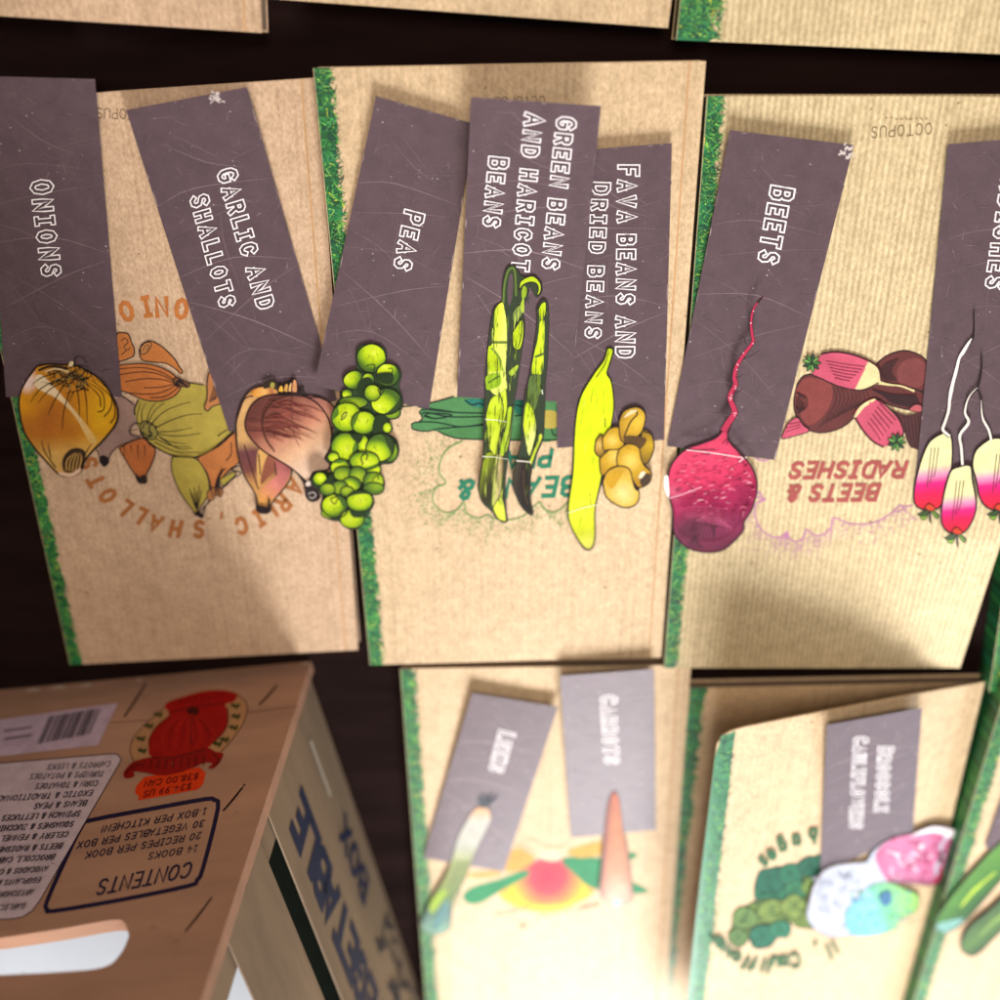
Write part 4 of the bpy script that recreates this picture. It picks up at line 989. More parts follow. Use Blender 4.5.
def d_gb(A):
    A.fill(GB, C(52, 64, 42))
    A.line([(310, 380), (318, 250), (345, 150), (380, 130), (395, 180), (400, 330)], 2.0, C(96, 120, 50)); A.fill([(345, 230), (360, 170), (378, 200), (375, 330), (350, 400), (340, 320)], CARDC)
    A.fill([(425, 290), (430, 230), (480, 195), (530, 190), (575, 240), (575, 300), (548, 325), (560, 280), (545, 240), (500, 230), (450, 250)], YG2, edge=1.1)
    A.fill([(440, 300), (455, 255), (478, 280), (470, 330), (445, 350)], C(150, 180, 40)); 
    A.fill([(248, 440), (300, 375), (318, 430), (332, 520), (335, 700), (325, 850), (335, 1000), (300, 1050), (215, 1000), (200, 850), (215, 700), (240, 640)], linear(240, 500, 330, 520, [(0, C(196, 220, 40)), (.35, YG1), (1, C(226, 240, 110))]))
    A.fill([(205, 690), (250, 720), (290, 790), (300, 860), (230, 870), (200, 840)], YG2); A.line([(225, 700), (280, 770), (300, 860)], 2.4, C(120, 150, 40)); A.line([(235, 660), (335, 660)], 2.6, C(110, 130, 44), smooth=False)
    A.fill([(190, 900), (280, 880), (290, 960), (200, 1000), (185, 960)], C(150, 190, 30)); A.line([(200, 950), (280, 900)], 2, C(86, 110, 30), smooth=False)
    A.fill([(375, 590), (435, 500), (455, 530), (450, 640), (425, 710), (380, 690)], YG2, edge=1.0); A.line([(415, 700), (440, 600), (445, 520)], 1.1, C(90, 110, 40))
    A.fill([(350, 870), (410, 820), (410, 850), (370, 900)], C(170, 196, 60)); A.fill([(380, 450), (420, 400), (450, 420), (440, 460), (390, 520)], C(120, 140, 70)); A.fill([(430, 400), (455, 340), (458, 440), (440, 440)], C(170, 196, 60))
    q = [f2(p) for p in ((195, 120), (250, 90), (290, 60), (296, 160), (280, 280), (240, 360), (230, 470), (185, 420), (175, 320), (165, 230))]
    A.fill(q, linear(300, 1000, 220, 1500, [(0, C(206, 228, 60)), (.4, YG2), (1, C(214, 228, 70))]))
    A.fill([f2(p) for p in ((300, 180), (326, 180), (318, 300), (290, 440), (250, 480), (262, 380), (290, 290))], C(176, 206, 40))
    A.fill([f2(p) for p in ((160, 470), (220, 480), (205, 640), (180, 780), (130, 730), (124, 660))], linear(*f2((130, 560)), *f2((210, 600)), [(0, C(156, 176, 36)), (.5, C(96, 104, 26)), (1, C(48, 46, 20))]))
    A.fill([f2(p) for p in ((225, 480), (270, 490), (262, 620), (245, 740), (205, 790), (205, 700))], linear(*f2((210, 600)), *f2((270, 600)), [(0, C(190, 200, 90)), (.5, C(206, 186, 130)), (1, C(120, 90, 60))]))
    A.fill([f2(p) for p in ((205, 800), (245, 735), (268, 750), (288, 870), (270, 882), (235, 862))], C(222, 236, 70), edge=1.0)
    for ln in (((245, 80), (270, 200), (225, 470), (205, 640), (190, 790)), ((290, 60), (296, 180), (262, 320), (240, 480), (225, 640)), ((330, 160), (310, 320), (280, 440), (270, 600), (270, 740)), ((165, 420), (190, 350), (180, 400))): A.line([f2(p) for p in ln], 1.2, C(56, 64, 26))
    rr = random.Random(17)
    for i in range(220):
        x0, y0 = rr.uniform(120, 460), rr.uniform(380, 1880); l = rr.uniform(30, 130)
        x1, y1 = x0 + rr.uniform(-14, 4), y0 + l
        if not all(inside(p, GB) for p in ((x0 - 10, y0), (x0 + 10, y0), (x1 - 10, y1), (x1 + 10, y1))): continue
        A.line([(x0, y0), ((x0 + x1) / 2 + rr.uniform(-4, 4), (y0 + y1) / 2), (x1, y1)], rr.uniform(.4, 1.1), rr.choice((C(96, 118, 34), C(60, 78, 30), C(150, 178, 30), C(214, 230, 90), C(120, 146, 26))), taper=(.2, 1, .1))
    for y, x0, x1 in ((478, 140, 300), (246, 158, 300)): A.line([f2((x0, y)), f2(((x0 + x1) / 2, y + 4)), f2((x1, y + 18))], .9, C(240, 242, 215), smooth=False, taper=(1, .3))
    A.line([(500, 350), (480, 330), (490, 380)], 1, C(60, 66, 50))
cutout(s4, t, 'haricot_bean_cutout', GB, d_gb, (460, 250, .14), lift=.0004)
def d_gr(A):
    A.fill(GR, C(50, 62, 42))
    A.fill([(560, 430), (580, 385), (612, 375), (612, 450), (590, 500), (565, 480)], YG2, edge=.9)
    A.fill([(570, 520), (602, 510), (600, 700), (585, 880), (515, 880), (530, 740), (555, 640)], linear(530, 700, 610, 700, [(0, YG2), (.6, C(214, 236, 40)), (1, C(170, 196, 40))]))
    A.line([(535, 765), (600, 740)], 2.4, C(90, 110, 40), smooth=False)
    A.fill([(505, 900), (575, 895), (570, 990), f2((470, 180)), f2((430, 130)), (485, 990)], C(92, 116, 56))
    A.fill([f2(p) for p in ((416, 140), (455, 190), (475, 300), (455, 410), (430, 470), (400, 310), (398, 260))], linear(*f2((400, 250)), *f2((475, 300)), [(0, C(196, 224, 30)), (.6, C(214, 234, 60)), (1, C(226, 238, 130))]))
    A.fill([f2(p) for p in ((498, 340), (512, 360), (470, 460), (442, 540), (432, 520), (460, 430))], C(196, 214, 50))
    A.fill([f2(p) for p in ((360, 505), (440, 515), (440, 620), (432, 740), (450, 820), (440, 835), (388, 785), (345, 690), (335, 625))], linear(*f2((340, 600)), *f2((440, 620)), [(0, C(66, 60, 44)), (.4, C(44, 34, 28)), (1, C(34, 28, 20))]))
    rr = random.Random(19)
    for i in range(120):
        x0, y0 = rr.uniform(470, 630), rr.uniform(400, 1700); l = rr.uniform(30, 120); x1, y1 = x0 - l * .08, y0 + l
        if not all(inside(p, GR) for p in ((x0 - 8, y0), (x0 + 8, y0), (x1 - 8, y1), (x1 + 8, y1))): continue
        A.line([(x0, y0), ((x0 + x1) / 2, (y0 + y1) / 2), (x1, y1)], rr.uniform(.4, 1.0), rr.choice((C(96, 118, 34), C(60, 78, 30), C(140, 168, 34), C(74, 92, 40))), taper=(.2, 1, .1))
    A.line([f2((352, 505)), f2((400, 508)), f2((445, 515))], 1.0, C(240, 236, 220), smooth=False); A.line([f2((396, 560)), f2((400, 680)), f2((425, 780))], 1.0, C(84, 66, 48)); A.line([f2((475, 320)), f2((480, 380)), f2((435, 500))], 1.1, C(40, 46, 26)); A.line([f2((512, 60)), f2((516, 90))], 1.1, C(214, 220, 200), smooth=False)
cutout(s4, t, 'green_bean_cutout', GR, d_gr, (460, 250, .14), lift=.0005)

# --- BEETS
s6 = CardSurf(SCV, .0008, .0013, 455, 132)
t = card('tilted dark card reading BEETS with magenta beetroot cutout', [(730, 130), (854, 145), (775, 460), (667, 446)], s6, [('BEETS', (770, 187), (757, 259), (23, 4), 7.0, 1.9)], scuff=(846, 151))
BT = [(540, 0), (555, 0), (520, 130), (600, 230), (680, 320), (725, 430), (725, 520), (690, 640), (635, 730), (630, 790), (560, 870), (480, 930), (370, 945), (250, 920), (170, 860), (132, 780), (130, 660), (105, 560), (90, 470), (97, 390), (130, 300), (220, 210), (330, 170), (430, 130), (480, 80), (525, 0)]
def d_beet(A):
    def col(x, y):
        c = ramp([(0, C(214, 62, 92)), (.25, C(226, 70, 106)), (.45, C(216, 54, 96)), (.58, C(176, 30, 82)), (.7, C(162, 26, 82)), (.8, C(140, 44, 84)), (1, C(112, 40, 66))], (y + (x - 300) * .12) / 945)
        c = mix(c, C(120, 54, 78), max(0, 1 - math.hypot((x - 260) / 190, (y - 790) / 150)) * 1.1)
        c = mix(c, C(138, 18, 66), .6 * math.exp(-((x - 640) / 90) ** 2 - ((y - 560) / 190) ** 2))
        return mix(c, C(238, 120, 150), .55 * math.exp(-((x - 130) / 50) ** 2 - ((y - 520) / 60) ** 2))
    A.fill(BT, col, step=1.8)
    rr = random.Random(11)
    for i in range(300):
        x, y = rr.uniform(130, 700), rr.uniform(215, 760)
        if math.hypot((x - 410) / 300, (y - 500) / 330) > .93: continue
        l = rr.uniform(10, 55); hi = rr.random() < .34
        A.line([(x, y), (x + l * .5, y - rr.uniform(2, 14)), (x + l, y - rr.uniform(-4, 14))], rr.uniform(.5, 1.25), mix(C(232, 110, 140), C(244, 180, 194), rr.random() ** 1.6) if hi else C(126, 22, 60), taper=(.3, 1, .2))
    for i in range(9): A.line([(140 + i * 12, 640 + i * 9), (300 + i * 30, 620 + i * 18), (560 - i * 8, 640 + i * 22)], rr.uniform(.35, .7), C(206, 96, 130), taper=(.2, 1, .2))
    for i in range(5):
        r = 18 + i * 25
        A.line([(295 - r * .7, 850 + r * .5), (290 - r, 815), (300 - r * .3, 795 - r * .75), (300 + r * .8, 800 - r * .4), (300 + r, 850 + r * .2)], .8, C(58, 18, 36), taper=(.5, 1, .5))
    for i in range(6): A.line([(230 + i * 22, 915), (262 + i * 8, 860), (290 + i * 3, 815)], .9, C(54, 20, 36), taper=(1, .3))
    for i in range(6): A.line([(340 + i * 30, 735 + i * 8), (400 + i * 8, 760), (410 + i * 3, 800 + i * 12)], 1.0, C(86, 26, 50), taper=(.4, 1, .3))
    A.line([(225, 215), (330, 225), (470, 245), (620, 268), (660, 265)], .9, C(250, 226, 226)); A.line([(640, 270), (600, 300)], .9, C(250, 226, 226)); A.line([(235, 205), (300, 215), (430, 208)], 1.2, C(110, 20, 46)); A.line([(480, 170), (520, 130), (510, 180)], 1.1, C(120, 20, 50))
    A.line(BT[1:] , 1.6, C(60, 16, 34))
    A.fill([(68, 405), (92, 400), (100, 470), (102, 545), (85, 540), (66, 480)], C(250, 242, 236)); A.line([(100, 560), (200, 530), (330, 480)], .8, C(250, 190, 205))
    for a, b in (((440, 130), (385, 98)), ((520, 135), (555, 105)), ((560, 190), (625, 150)), ((600, 245), (650, 260))): A.line([a, ((a[0] + b[0]) / 2 + 6, (a[1] + b[1]) / 2 + 8), b], .9, C(54, 34, 40), taper=(1, .4))
    # the long tail root is printed on the card
    A.frame(655, 280, .15)
    rt = [(720, 110), (685, 150), (655, 200), (640, 280), (648, 370), (652, 415), (590, 500), (545, 575), (530, 650), (536, 700), (500, 780), (525, 855), (530, 890), (490, 950), (455, 1010)]
    A.line(rt, 5.0, C(60, 20, 30), taper=(.35, .95, 1.5)); A.line(rt, 3.7, C(190, 50, 82), taper=(.3, .95, 1.65)); A.line([(722, 105), (700, 130), (682, 152)], 3.2, C(58, 34, 32), taper=(.3, 1))
    for i in range(18):
        k = rr.randrange(2, 13); x = rt[k][0] + rr.uniform(-6, 8); y = rt[k][1] + rr.uniform(-20, 20); A.line([(x, y), (x + 6, y + 8)], .9, C(246, 190, 200), smooth=False)
    for a, b in (((612, 430), (592, 368)), ((590, 525), (700, 465)), ((540, 650), (585, 625)), ((525, 750), (585, 725)), ((495, 820), (450, 835)), ((520, 810), (545, 800)), ((510, 660), (495, 670))): A.line([a, ((a[0] + b[0]) / 2, (a[1] + b[1]) / 2 + 8), b], 1.0, C(58, 36, 40), taper=(1, .5))
cutout(s6, t, 'beetroot_cutout', BT, d_beet, (655, 420, .14), lift=.0005)

# --- RADISHES
s7 = CardSurf(SCV, .0008, .001, 475, 140)
t = card('dark card reading RADISHES with three pink and white radishes, cut by the right edge', [(948, 144), (1072, 134), (1035, 470), (916, 474)], s7, [('RADISHES', (1004, 160), (984, 286), (22, 1), 6.8, 1.8)])
RADS = ([(215, 490), (240, 500), (250, 540), (245, 640), (222, 700), (205, 780), (165, 800), (125, 795), (98, 770), (100, 700), (125, 600), (160, 525)],
        [(265, 630), (320, 622), (330, 680), (345, 770), (335, 830), (300, 885), (255, 895), (215, 870), (205, 820), (215, 740), (240, 650)],
        [(400, 515), (450, 515), (520, 560), (540, 680), (520, 780), (440, 800), (390, 790), (360, 750), (345, 680), (330, 620), (345, 560)])
def d_rad(i):
    def d(A):
        pts = RADS[i]; y0 = min(p[1] for p in pts); y1 = max(p[1] for p in pts); x0 = min(p[0] for p in pts)
        A.fill(pts, lambda x, y: ramp([(0, C(238, 232, 176)), (.45, C(240, 234, 170)), (.58, C(236, 150, 190)), (.68, C(226, 30, 130)), (.82, C(228, 26, 84)), (1, C(220, 40, 50))], (y - y0) / (y1 - y0) + (x - x0) * .0004), step=1.6)
        A.line(pts + [pts[0]], 1.7, C(40, 24, 30))
        mx = (x0 + max(p[0] for p in pts)) / 2
        for k in range(3): A.line([(mx - 8 + k * 14, y0 + 60), (mx - 18 + k * 13, y0 + 150), (mx - 26 + k * 13, y0 + 220 - k * 20)], .9, C(70, 40, 40))
        cx = (mx - 12, mx - 5, 440)[i]
        for k in range(5):
            a = -.4 + k * .95; b = 40
            A.fill([(cx, y1 - 5), (cx + math.cos(a) * b * 1.1 - 8, y1 + 10 + abs(math.sin(a)) * 20), (cx + math.cos(a) * b * .8, y1 + 15 + abs(math.sin(a)) * b), (cx + math.cos(a) * b * .3, y1 + 18)], (C(52, 70, 40), C(106, 150, 50), C(44, 60, 40), C(130, 176, 60), C(60, 84, 44))[k], edge=.8)
        A.fill([(cx - 25, y1 - 8), (cx - 5, y1 - 25), (cx + 20, y1 - 5), (cx, y1 + 4)], C(214, 70, 40), edge=.8)
        roots = ([(335, 0), (335, 95), (322, 130), (285, 180), (265, 255), (242, 330), (235, 400), (220, 450), (212, 480), (240, 505)], [(365, 175), (366, 240), (350, 310), (315, 350), (300, 410), (315, 450), (280, 500), (285, 550), (290, 620)], [(350, 315), (365, 360), (370, 430), (395, 480), (405, 520)])[i]
        A.line(roots, 3.0 if i < 2 else 2.6, C(36, 24, 28), taper=(.35, 1.1, 1.5)); 
        A.line(roots[1 + (i < 2):], 1.9 if i < 2 else 1.6, C(246, 238, 225), taper=(.2, 1.5, 1.3))
        if i == 0: A.fill([(328, 115), (300, 170), (280, 200), (262, 275), (240, 375), (236, 330), (262, 230), (275, 185), (310, 130)], C(248, 242, 236), smooth=True)
    return d
for i in range(3):
    pts = RADS[i]; y1 = max(p[1] for p in pts)
    cutout(s7, t, 'radish_cutout', pts, d_rad(i), (890, 310, .25), lift=.0004 + .0002 * (i == 1) )

# --- LEEKS, CARROTS (far row)
s8 = CardSurf(SF, .0012, .002, 870, 695)
t = card('tilted dark card reading LEEKS with white leek cutout', [(472, 693), (558, 707), (504, 872), (423, 858)], s8, [('LEEKS', (498, 731), (488, 768), (16, 4), 4.6, 1.2)])
LK = [(345, 235), (385, 240), (405, 290), (370, 370), (330, 450), (300, 520), (270, 600), (220, 690), (205, 780), (190, 850), (110, 870), (60, 840), (80, 760), (120, 680), (190, 560), (215, 480), (245, 380), (300, 280)]
def d_leek(A):
    A.fill(LK, lambda x, y: ramp([(0, C(226, 170, 110)), (.12, C(226, 222, 208, .5)), (.3, C(226, 226, 208, .46)), (.45, C(196, 206, 120, .42)), (.62, C(180, 196, 100, .36)), (.72, C(140, 176, 80, .34)), (.85, C(110, 155, 140, .36)), (1, C(150, 200, 170, .5))], (y - 235) / 630))
    for i in range(5): A.line([(230 + i * 16, 500), (200 + i * 15, 610), (140 + i * 22, 730)], 1.2, C(84, 110, 60)); 
    A.fill([(100, 720), (150, 660), (190, 650), (150, 720), (110, 770)], C(150, 180, 40)); A.fill([(150, 740), (190, 700), (190, 760), (150, 830), (110, 850)], C(84, 130, 128))
    for i in range(8): A.line([(355 + i * 4, 240), (340 + i * 14, 190 - (i % 3) * 12)], 1.5, C(52, 62, 70), smooth=False)
cutout(s8, t, 'leek_cutout', LK, d_leek, (410, 760, .2))
s9 = CardSurf(SF, .0014, .0055, 838, 672, 1.5)
t = card('upright dark card reading CARROTS with pale orange carrot cutout', [(560, 676), (654, 669), (656, 830), (571, 838)], s9, [('CARROTS', (599, 697), (603, 762), (17, 0), 4.4, 1.1)])
CR = [(370, 160), (392, 190), (402, 250), (414, 350), (434, 440), (450, 560), (462, 690), (436, 715), (385, 725), (330, 705), (300, 660), (308, 560), (318, 430), (328, 300), (345, 200)]
def d_car(A):
    A.fill(CR, lambda x, y: mix(ramp([(0, C(206, 96, 44, .5)), (.3, C(224, 134, 76, .5)), (.7, C(228, 156, 110, .54)), (1, C(232, 190, 162, .64))], (y - 160) / 560), C(190, 84, 60, .3), min(1, (abs(x - 385) / (30 + (y - 160) * .12)) ** 3)))
    for i in range(6): A.line([(340 + (i % 3) * 30, 300 + i * 60), (365 + (i % 3) * 30, 305 + i * 60)], .9, C(180, 96, 60), smooth=False)
    A.fill([(360, 715), (385, 690), (410, 712), (385, 735)], C(150, 190, 190))
cutout(s9, t, 'carrot_cutout', CR, d_car, (540, 760, .2))

# --- BROCCOLI, CAULIFLOWERS
s10 = CardSurf(SG, .001, .0045, 872, 712, 1.5)
t = card('dark card reading BROCCOLI and CAULIFLOWERS on the lifted book cover', [(827, 725), (922, 708), (913, 832), (820, 874)], s10, [('BROCCOLI', (877, 748), (873, 810), (15, 0), 4.2, 1.1), ('CAULIFLOWERS', (852, 738), (848, 827), (15, 0), 4.0, 1.0)])
BRC = [(375, 450), (385, 370), (420, 290), (470, 255), (540, 245), (600, 240), (630, 195), (700, 150), (770, 140), (860, 100), (960, 125), (930, 190), (905, 290), (850, 325), (760, 315), (690, 315), (740, 340), (800, 370), (790, 430), (740, 450), (700, 500), (620, 520), (540, 520), (470, 525), (410, 500)]
def d_broc(A):
    W = C(226, 232, 248, .48)
    A.fill(BRC, W)
    A.fill([(640, 200), (700, 150), (780, 130), (860, 105), (955, 125), (930, 190), (905, 290), (850, 325), (760, 315), (690, 315), (650, 260)], radial(780, 230, 170, [(0, C(196, 100, 140)), (.5, C(206, 120, 158)), (1, C(176, 74, 118))]))
    rr = random.Random(4)
    for i in range(34):
        a = rr.uniform(0, 6.28); r = rr.uniform(20, 130); x, y = 785 + math.cos(a) * r, 225 + math.sin(a) * r * .65
        A.line([(x, y), (x + rr.uniform(-30, 30), y + rr.uniform(-25, 25)), (x + rr.uniform(-40, 40), y + rr.uniform(-30, 30))], rr.uniform(1, 3), rr.choice((C(236, 200, 216), C(168, 60, 104), C(240, 224, 230), C(190, 90, 130))), taper=(.4, 1, .3))
    A.fill([(770, 140), (860, 103), (960, 125), (945, 150), (860, 125)], C(244, 232, 234)); A.fill([(850, 325), (905, 290), (930, 190), (950, 150), (900, 250)], C(190, 40, 90))
    A.fill([(520, 440), (560, 390), (620, 330), (690, 320), (740, 340), (800, 370), (790, 430), (740, 450), (700, 500), (620, 520), (540, 515)], linear(520, 470, 780, 380, [(0, C(110, 180, 210)), (.35, C(130, 200, 215)), (.6, C(120, 200, 150)), (1, C(150, 206, 110))]))
    for i in range(60):
        x, y = rr.uniform(540, 780), rr.uniform(350, 500)
        A.line([(x, y), (x + rr.uniform(-14, 14), y + rr.uniform(-14, 14))], rr.uniform(1, 2.4), rr.choice((C(70, 150, 190), C(100, 170, 110), C(180, 220, 190), C(80, 140, 90))), smooth=False)
    A.fill([(650, 370), (690, 350), (700, 390), (670, 410)], C(56, 110, 150))
    for i in range(26):
        x, y = rr.uniform(400, 580), rr.uniform(280, 500)
        A.line([(x, y), (x + rr.uniform(-20, 20), y + 12), (x + rr.uniform(-20, 20), y + 18)], 1.0, C(196, 202, 220, .5))
    A.line([(380, 420), (400, 330), (460, 262), (540, 245), (600, 238)], 1.2, C(150, 140, 130)); A.line([(690, 315), (760, 318), (850, 328)], 1.6, C(80, 40, 60))
cutout(s10, t, 'broccoli_cutout', BRC, d_broc, (710, 800, .26), lift=.0006)

# --- COURGETTES at the right edge
s11 = CardSurf(SE, .001, .001, 850, 700)
t = card('dark card with two green courgette cutouts, cut off by the right edge', [(1010, 775), (1100, 760), (1090, 930), (985, 846)], s11, [])
Z1 = [(420, 430), (340, 490), (290, 530), (190, 640), (130, 720), (112, 765), (140, 790), (195, 760), (260, 690), (330, 610), (430, 520)]
def d_z1(A):
    A.fill(Z1, linear(200, 620, 260, 690, [(0, C(90, 140, 56)), (.5, C(70, 124, 46)), (1, C(40, 84, 34))]), edge=1.0)
    A.line([(190, 710), (230, 660), (300, 600)], 3.0, C(190, 214, 60), taper=(.4, 1, .4)); A.fill([(112, 770), (140, 755), (200, 745), (170, 775), (140, 790)], C(120, 170, 160))
cutout(s11, t, 'courgette_cutout', Z1, d_z1, (900, 680, .32))
Z2 = [(420, 600), (340, 665), (280, 720), (215, 775), (190, 830), (215, 860), (250, 850), (310, 790), (420, 700)]
def d_z2(A):
    A.fill(Z2, linear(240, 760, 290, 820, [(0, C(70, 100, 56)), (.5, C(84, 120, 60)), (1, C(40, 70, 40))]), edge=1.0)
    A.line([(250, 800), (300, 750), (380, 690)], 2.0, C(150, 180, 90), taper=(.4, 1, .4))
cutout(s11, t, 'courgette_cutout', Z2, d_z2, (900, 680, .32), lift=.0006)

# ------------------------------------------------------------------ wooden crate
C0 = P(311, 661, 0)
el = (P(0, 690, 0) - C0); el.normalize()                   # along the front, to the left
ed = (P(421, 980, 0) - C0); ed.normalize()                 # along the side, away from the viewer
d = ray(201, 1000); topz = .153; pu = CAM + d * ((topz - H) / d.z)
eu = (pu - C0) / topz                                       # up the corner (per metre of height)
CR_ = thing('wooden_crate', 'open fibreboard crate with CONTENTS print, red emblem and handle slot', 'crate', tuple(C0))
nf = el.cross(eu); nf = -nf if nf.y < 0 else nf; nf.normalize()
FP = Plane(C0, nf)
ns = ed.cross(eu); ns = -ns if ns.x < 0 else ns; ns.normalize()
SP = Plane(C0, ns)
def cp(a, b, z): return C0 + el * a + ed * b + eu * z
def cbox(name, a0, a1, b0, b1, z0, z1, mat, parent=CR_):
    v = [cp(a, b, z) for z in (z0, z1) for (a, b) in ((a0, b0), (a1, b0), (a1, b1), (a0, b1))]
    f = [[0, 1, 2, 3], [7, 6, 5, 4], [0, 4, 5, 1], [1, 5, 6, 2], [2, 6, 7, 3], [3, 7, 4, 0]]
    return mesh_obj(name, v, f, mat, parent)
CW, CD, CH, BT_ = .20, .26, .185, .0045
# front panel with handle slot
def fuv(p): # world to panel coords
    r = p - C0; z = r.z / eu.z; q = r - eu * z; return (q.dot(el), z)
slot_px = [(129, 936), (126, 924), (114, 920), (60, 929), (0, 938), (-20, 941)]
slot_low = [(-20, 977), (0, 975), (60, 972), (104, 967), (121, 953)]
pts = [fuv(FP.at(u, v)) for u, v in slot_px + slot_low]
aR = max(.0, min(p[0] for p in pts)); 
slot = catmull([fuv(FP.at(u, v)) for u, v in ((129, 936), (125, 923), (112, 920), (60, 929), (0, 938))], False, 4)
zb = sum(fuv(FP.at(u, v))[1] for u, v in ((60, 929), (0, 938))) / 2
zt = sum(fuv(FP.at(u, v))[1] for u, v in ((60, 972), (0, 975))) / 2
lowe = catmull([fuv(FP.at(u, v)) for u, v in ((0, 975), (60, 972), (104, 967), (121, 953), (129, 936))], False, 4)
endA = lowe[0][0] + .055
slot = slot + [(endA, slot[-1][1]), (endA + .006, (slot[-1][1] + lowe[0][1]) / 2), (endA, lowe[0][1])] + lowe[:-1]
outer = [(0, 0), (CW, 0), (CW, CH), (0, CH)]
V, Fc = triangulate(outer, .02, holes=[slot])
def pf(a, z, dep): return C0 + el * a + eu * z + ed * dep
vv = [pf(a, z, 0) for a, z in V]; n = len(vv)
vv += [pf(a, z, BT_) for a, z in V]
ec = {}
for f in Fc:
    for a, b in zip(f, f[1:] + f[:1]): ec[(a, b)] = 1
Fs = [f[::-1] for f in Fc] + [[i + n for i in f] for f in Fc]
for (a, b) in list(ec):
    if (b, a) not in ec: Fs.append([a, b, b + n, a + n])
front = mesh_obj('front_panel', vv, Fs, M_CRATE, CR_)
bm_fix = [front]
# posts, sides, back, floor
G_ = .0006
cbox('corner_post', .0036, .018, BT_ + G_, .020, .003, CH, M_SLAT)
cbox('corner_post', CW - .018, CW - .0036, BT_ + G_, .020, .003, CH, M_SLAT)
cbox('corner_post', .0036, .018, CD - .020, CD - BT_ - G_, .003, CH, M_SLAT)
cbox('corner_post', CW - .018, CW - .0036, CD - .020, CD - BT_ - G_, .003, CH, M_SLAT)
slatB = cbox('side_slat', .0026, .0032, BT_ + G_, CD - BT_ - G_, 0, .0755, M_SLAT)
slatM = cbox('side_slat', .0026, .0032, BT_ + G_, CD - BT_ - G_, .088, .127, M_SLAT)
cbox('side_slat', .0026, .0032, BT_ + G_, CD - BT_ - G_, .150, CH, M_SLAT)
for z0, z1 in ((0, .0755), (.088, .127), (.150, CH)): cbox('side_slat', CW - .0032, CW - .0026, BT_ + G_, CD - BT_ - G_, z0, z1, M_SLAT)
cbox('back_panel', 0, CW, CD - BT_, CD, 0, .11, M_CRATE)
cbox('floor_panel', .0042, CW - .0042, .021, CD - .021, .001, .004, M_SLAT)
# fillers added inside, behind the gaps and the slot
bk = thing('added_green_board', 'dark green board standing inside the crate behind its side slats', 'board', tuple(cp(.006, .1, .0045)))
cbox('board_sheet', .0190, .0215, .021, .235, .0045, .089, M_DKGREEN, bk)  # added board blocks the lower slat gap so it reads dark
ws = thing('added_white_box', 'white paper box lid seen through the crate handle slot', 'box', tuple(cp(.12, .13, .005)))
cbox('lid', .024, CW - .021, .028, CD - .022, .060, .085, M_WHITE, ws); cbox('box_body', .026, CW - .023, .030, CD - .024, .005, .0598, M_WHITE, ws)  # added pale box makes the handle slot and upper gap read white

# prints and labels on the front panel
NV = C(34, 26, 58)
up_ = lambda u, v, h: tuple(h * k for k in (lambda d: (d[0] / math.hypot(*d), d[1] / math.hypot(*d)))((u - 500, v - 23)))
A = Art(FP, 1e-4)
box_pts = [(214, 800), (218, 808), (203, 868), (197, 880), (188, 886), (120, 900), (54, 911), (47, 909), (47, 901), (66, 858), (82, 826), (92, 820), (150, 809), (206, 799), (214, 800)]
A.line(box_pts, 4.2, NV, n=3)
text(A, 'CONTENTS', (193, 862), (101, 880), (-5, 15), 2.2, NV, gap=.26)
for s, a, b in (('14 BOOKS', (198, 845), (150, 853)), ('20 RECIPES PER BOOK', (202, 832), (87, 852)), ('30 VEGETABLES PER BOX', (205, 820), (79, 842)), ('1 BOX PER KITCHEN!', (207, 808), (103, 826))):
    text(A, s, a, b, (-2.4, 6.6), 1.0, NV, gap=.3, space=.5)
A.build('contents_print', M_PRINT, front)
# emblem
A = Art(FP, 1e-4).frame(110, 670, .16)
RDE = C(170, 14, 10, .72)
A.fill([(150, 570), (125, 500), (150, 420), (220, 340), (300, 270), (400, 190), (560, 130), (740, 128), (830, 170), (858, 240), (825, 345), (750, 450), (690, 520), (500, 600), (300, 620)], C(190, 140, 96))
A.line([(150, 572), (125, 500), (150, 420), (220, 340), (300, 270), (380, 205)], .9, C(60, 34, 30)); A.line([(800, 160), (850, 200), (856, 260), (822, 350), (750, 450), (690, 512)], .9, C(60, 34, 30))
for x, y in ((300, 280), (240, 350), (190, 430), (200, 505), (780, 225), (785, 290), (770, 360), (715, 435), (670, 462)):
    A.fill([(x - 30, y - 8), (x, y - 16), (x + 6, y + 2), (x - 12, y + 10)], C(66, 66, 24)); A.fill([(x + 2, y), (x + 30, y - 20), (x + 26, y + 6), (x + 8, y + 20)], C(74, 72, 26))
A.fill([(240, 470), (245, 420), (290, 350), (350, 300), (372, 270), (345, 235), (355, 205), (430, 175), (560, 138), (660, 126), (740, 132), (797, 155), (770, 200), (722, 215), (738, 270), (735, 330), (700, 400), (640, 455), (600, 490), (400, 545), (262, 540), (240, 500)], RDE)
A.fill([(90, 672), (85, 640), (110, 605), (150, 572), (250, 545), (380, 540), (520, 520), (600, 485), (660, 510), (706, 522), (690, 570), (650, 612), (612, 612), (640, 585), (590, 580), (520, 610), (400, 650), (300, 657), (210, 640), (150, 635), (152, 662), (120, 676)], C(150, 12, 8, .72))
A.fill([(480, 250), (510, 225), (555, 245), (540, 285), (500, 285)], C(70, 10, 8)); A.line([(515, 270), (500, 350), (510, 470)], 1.6, C(110, 12, 8)); A.line([(360, 270), (480, 240), (720, 205)], 1.3, C(110, 12, 8)); A.line([(260, 545), (400, 545), (600, 490)], 1.4, C(110, 12, 8))
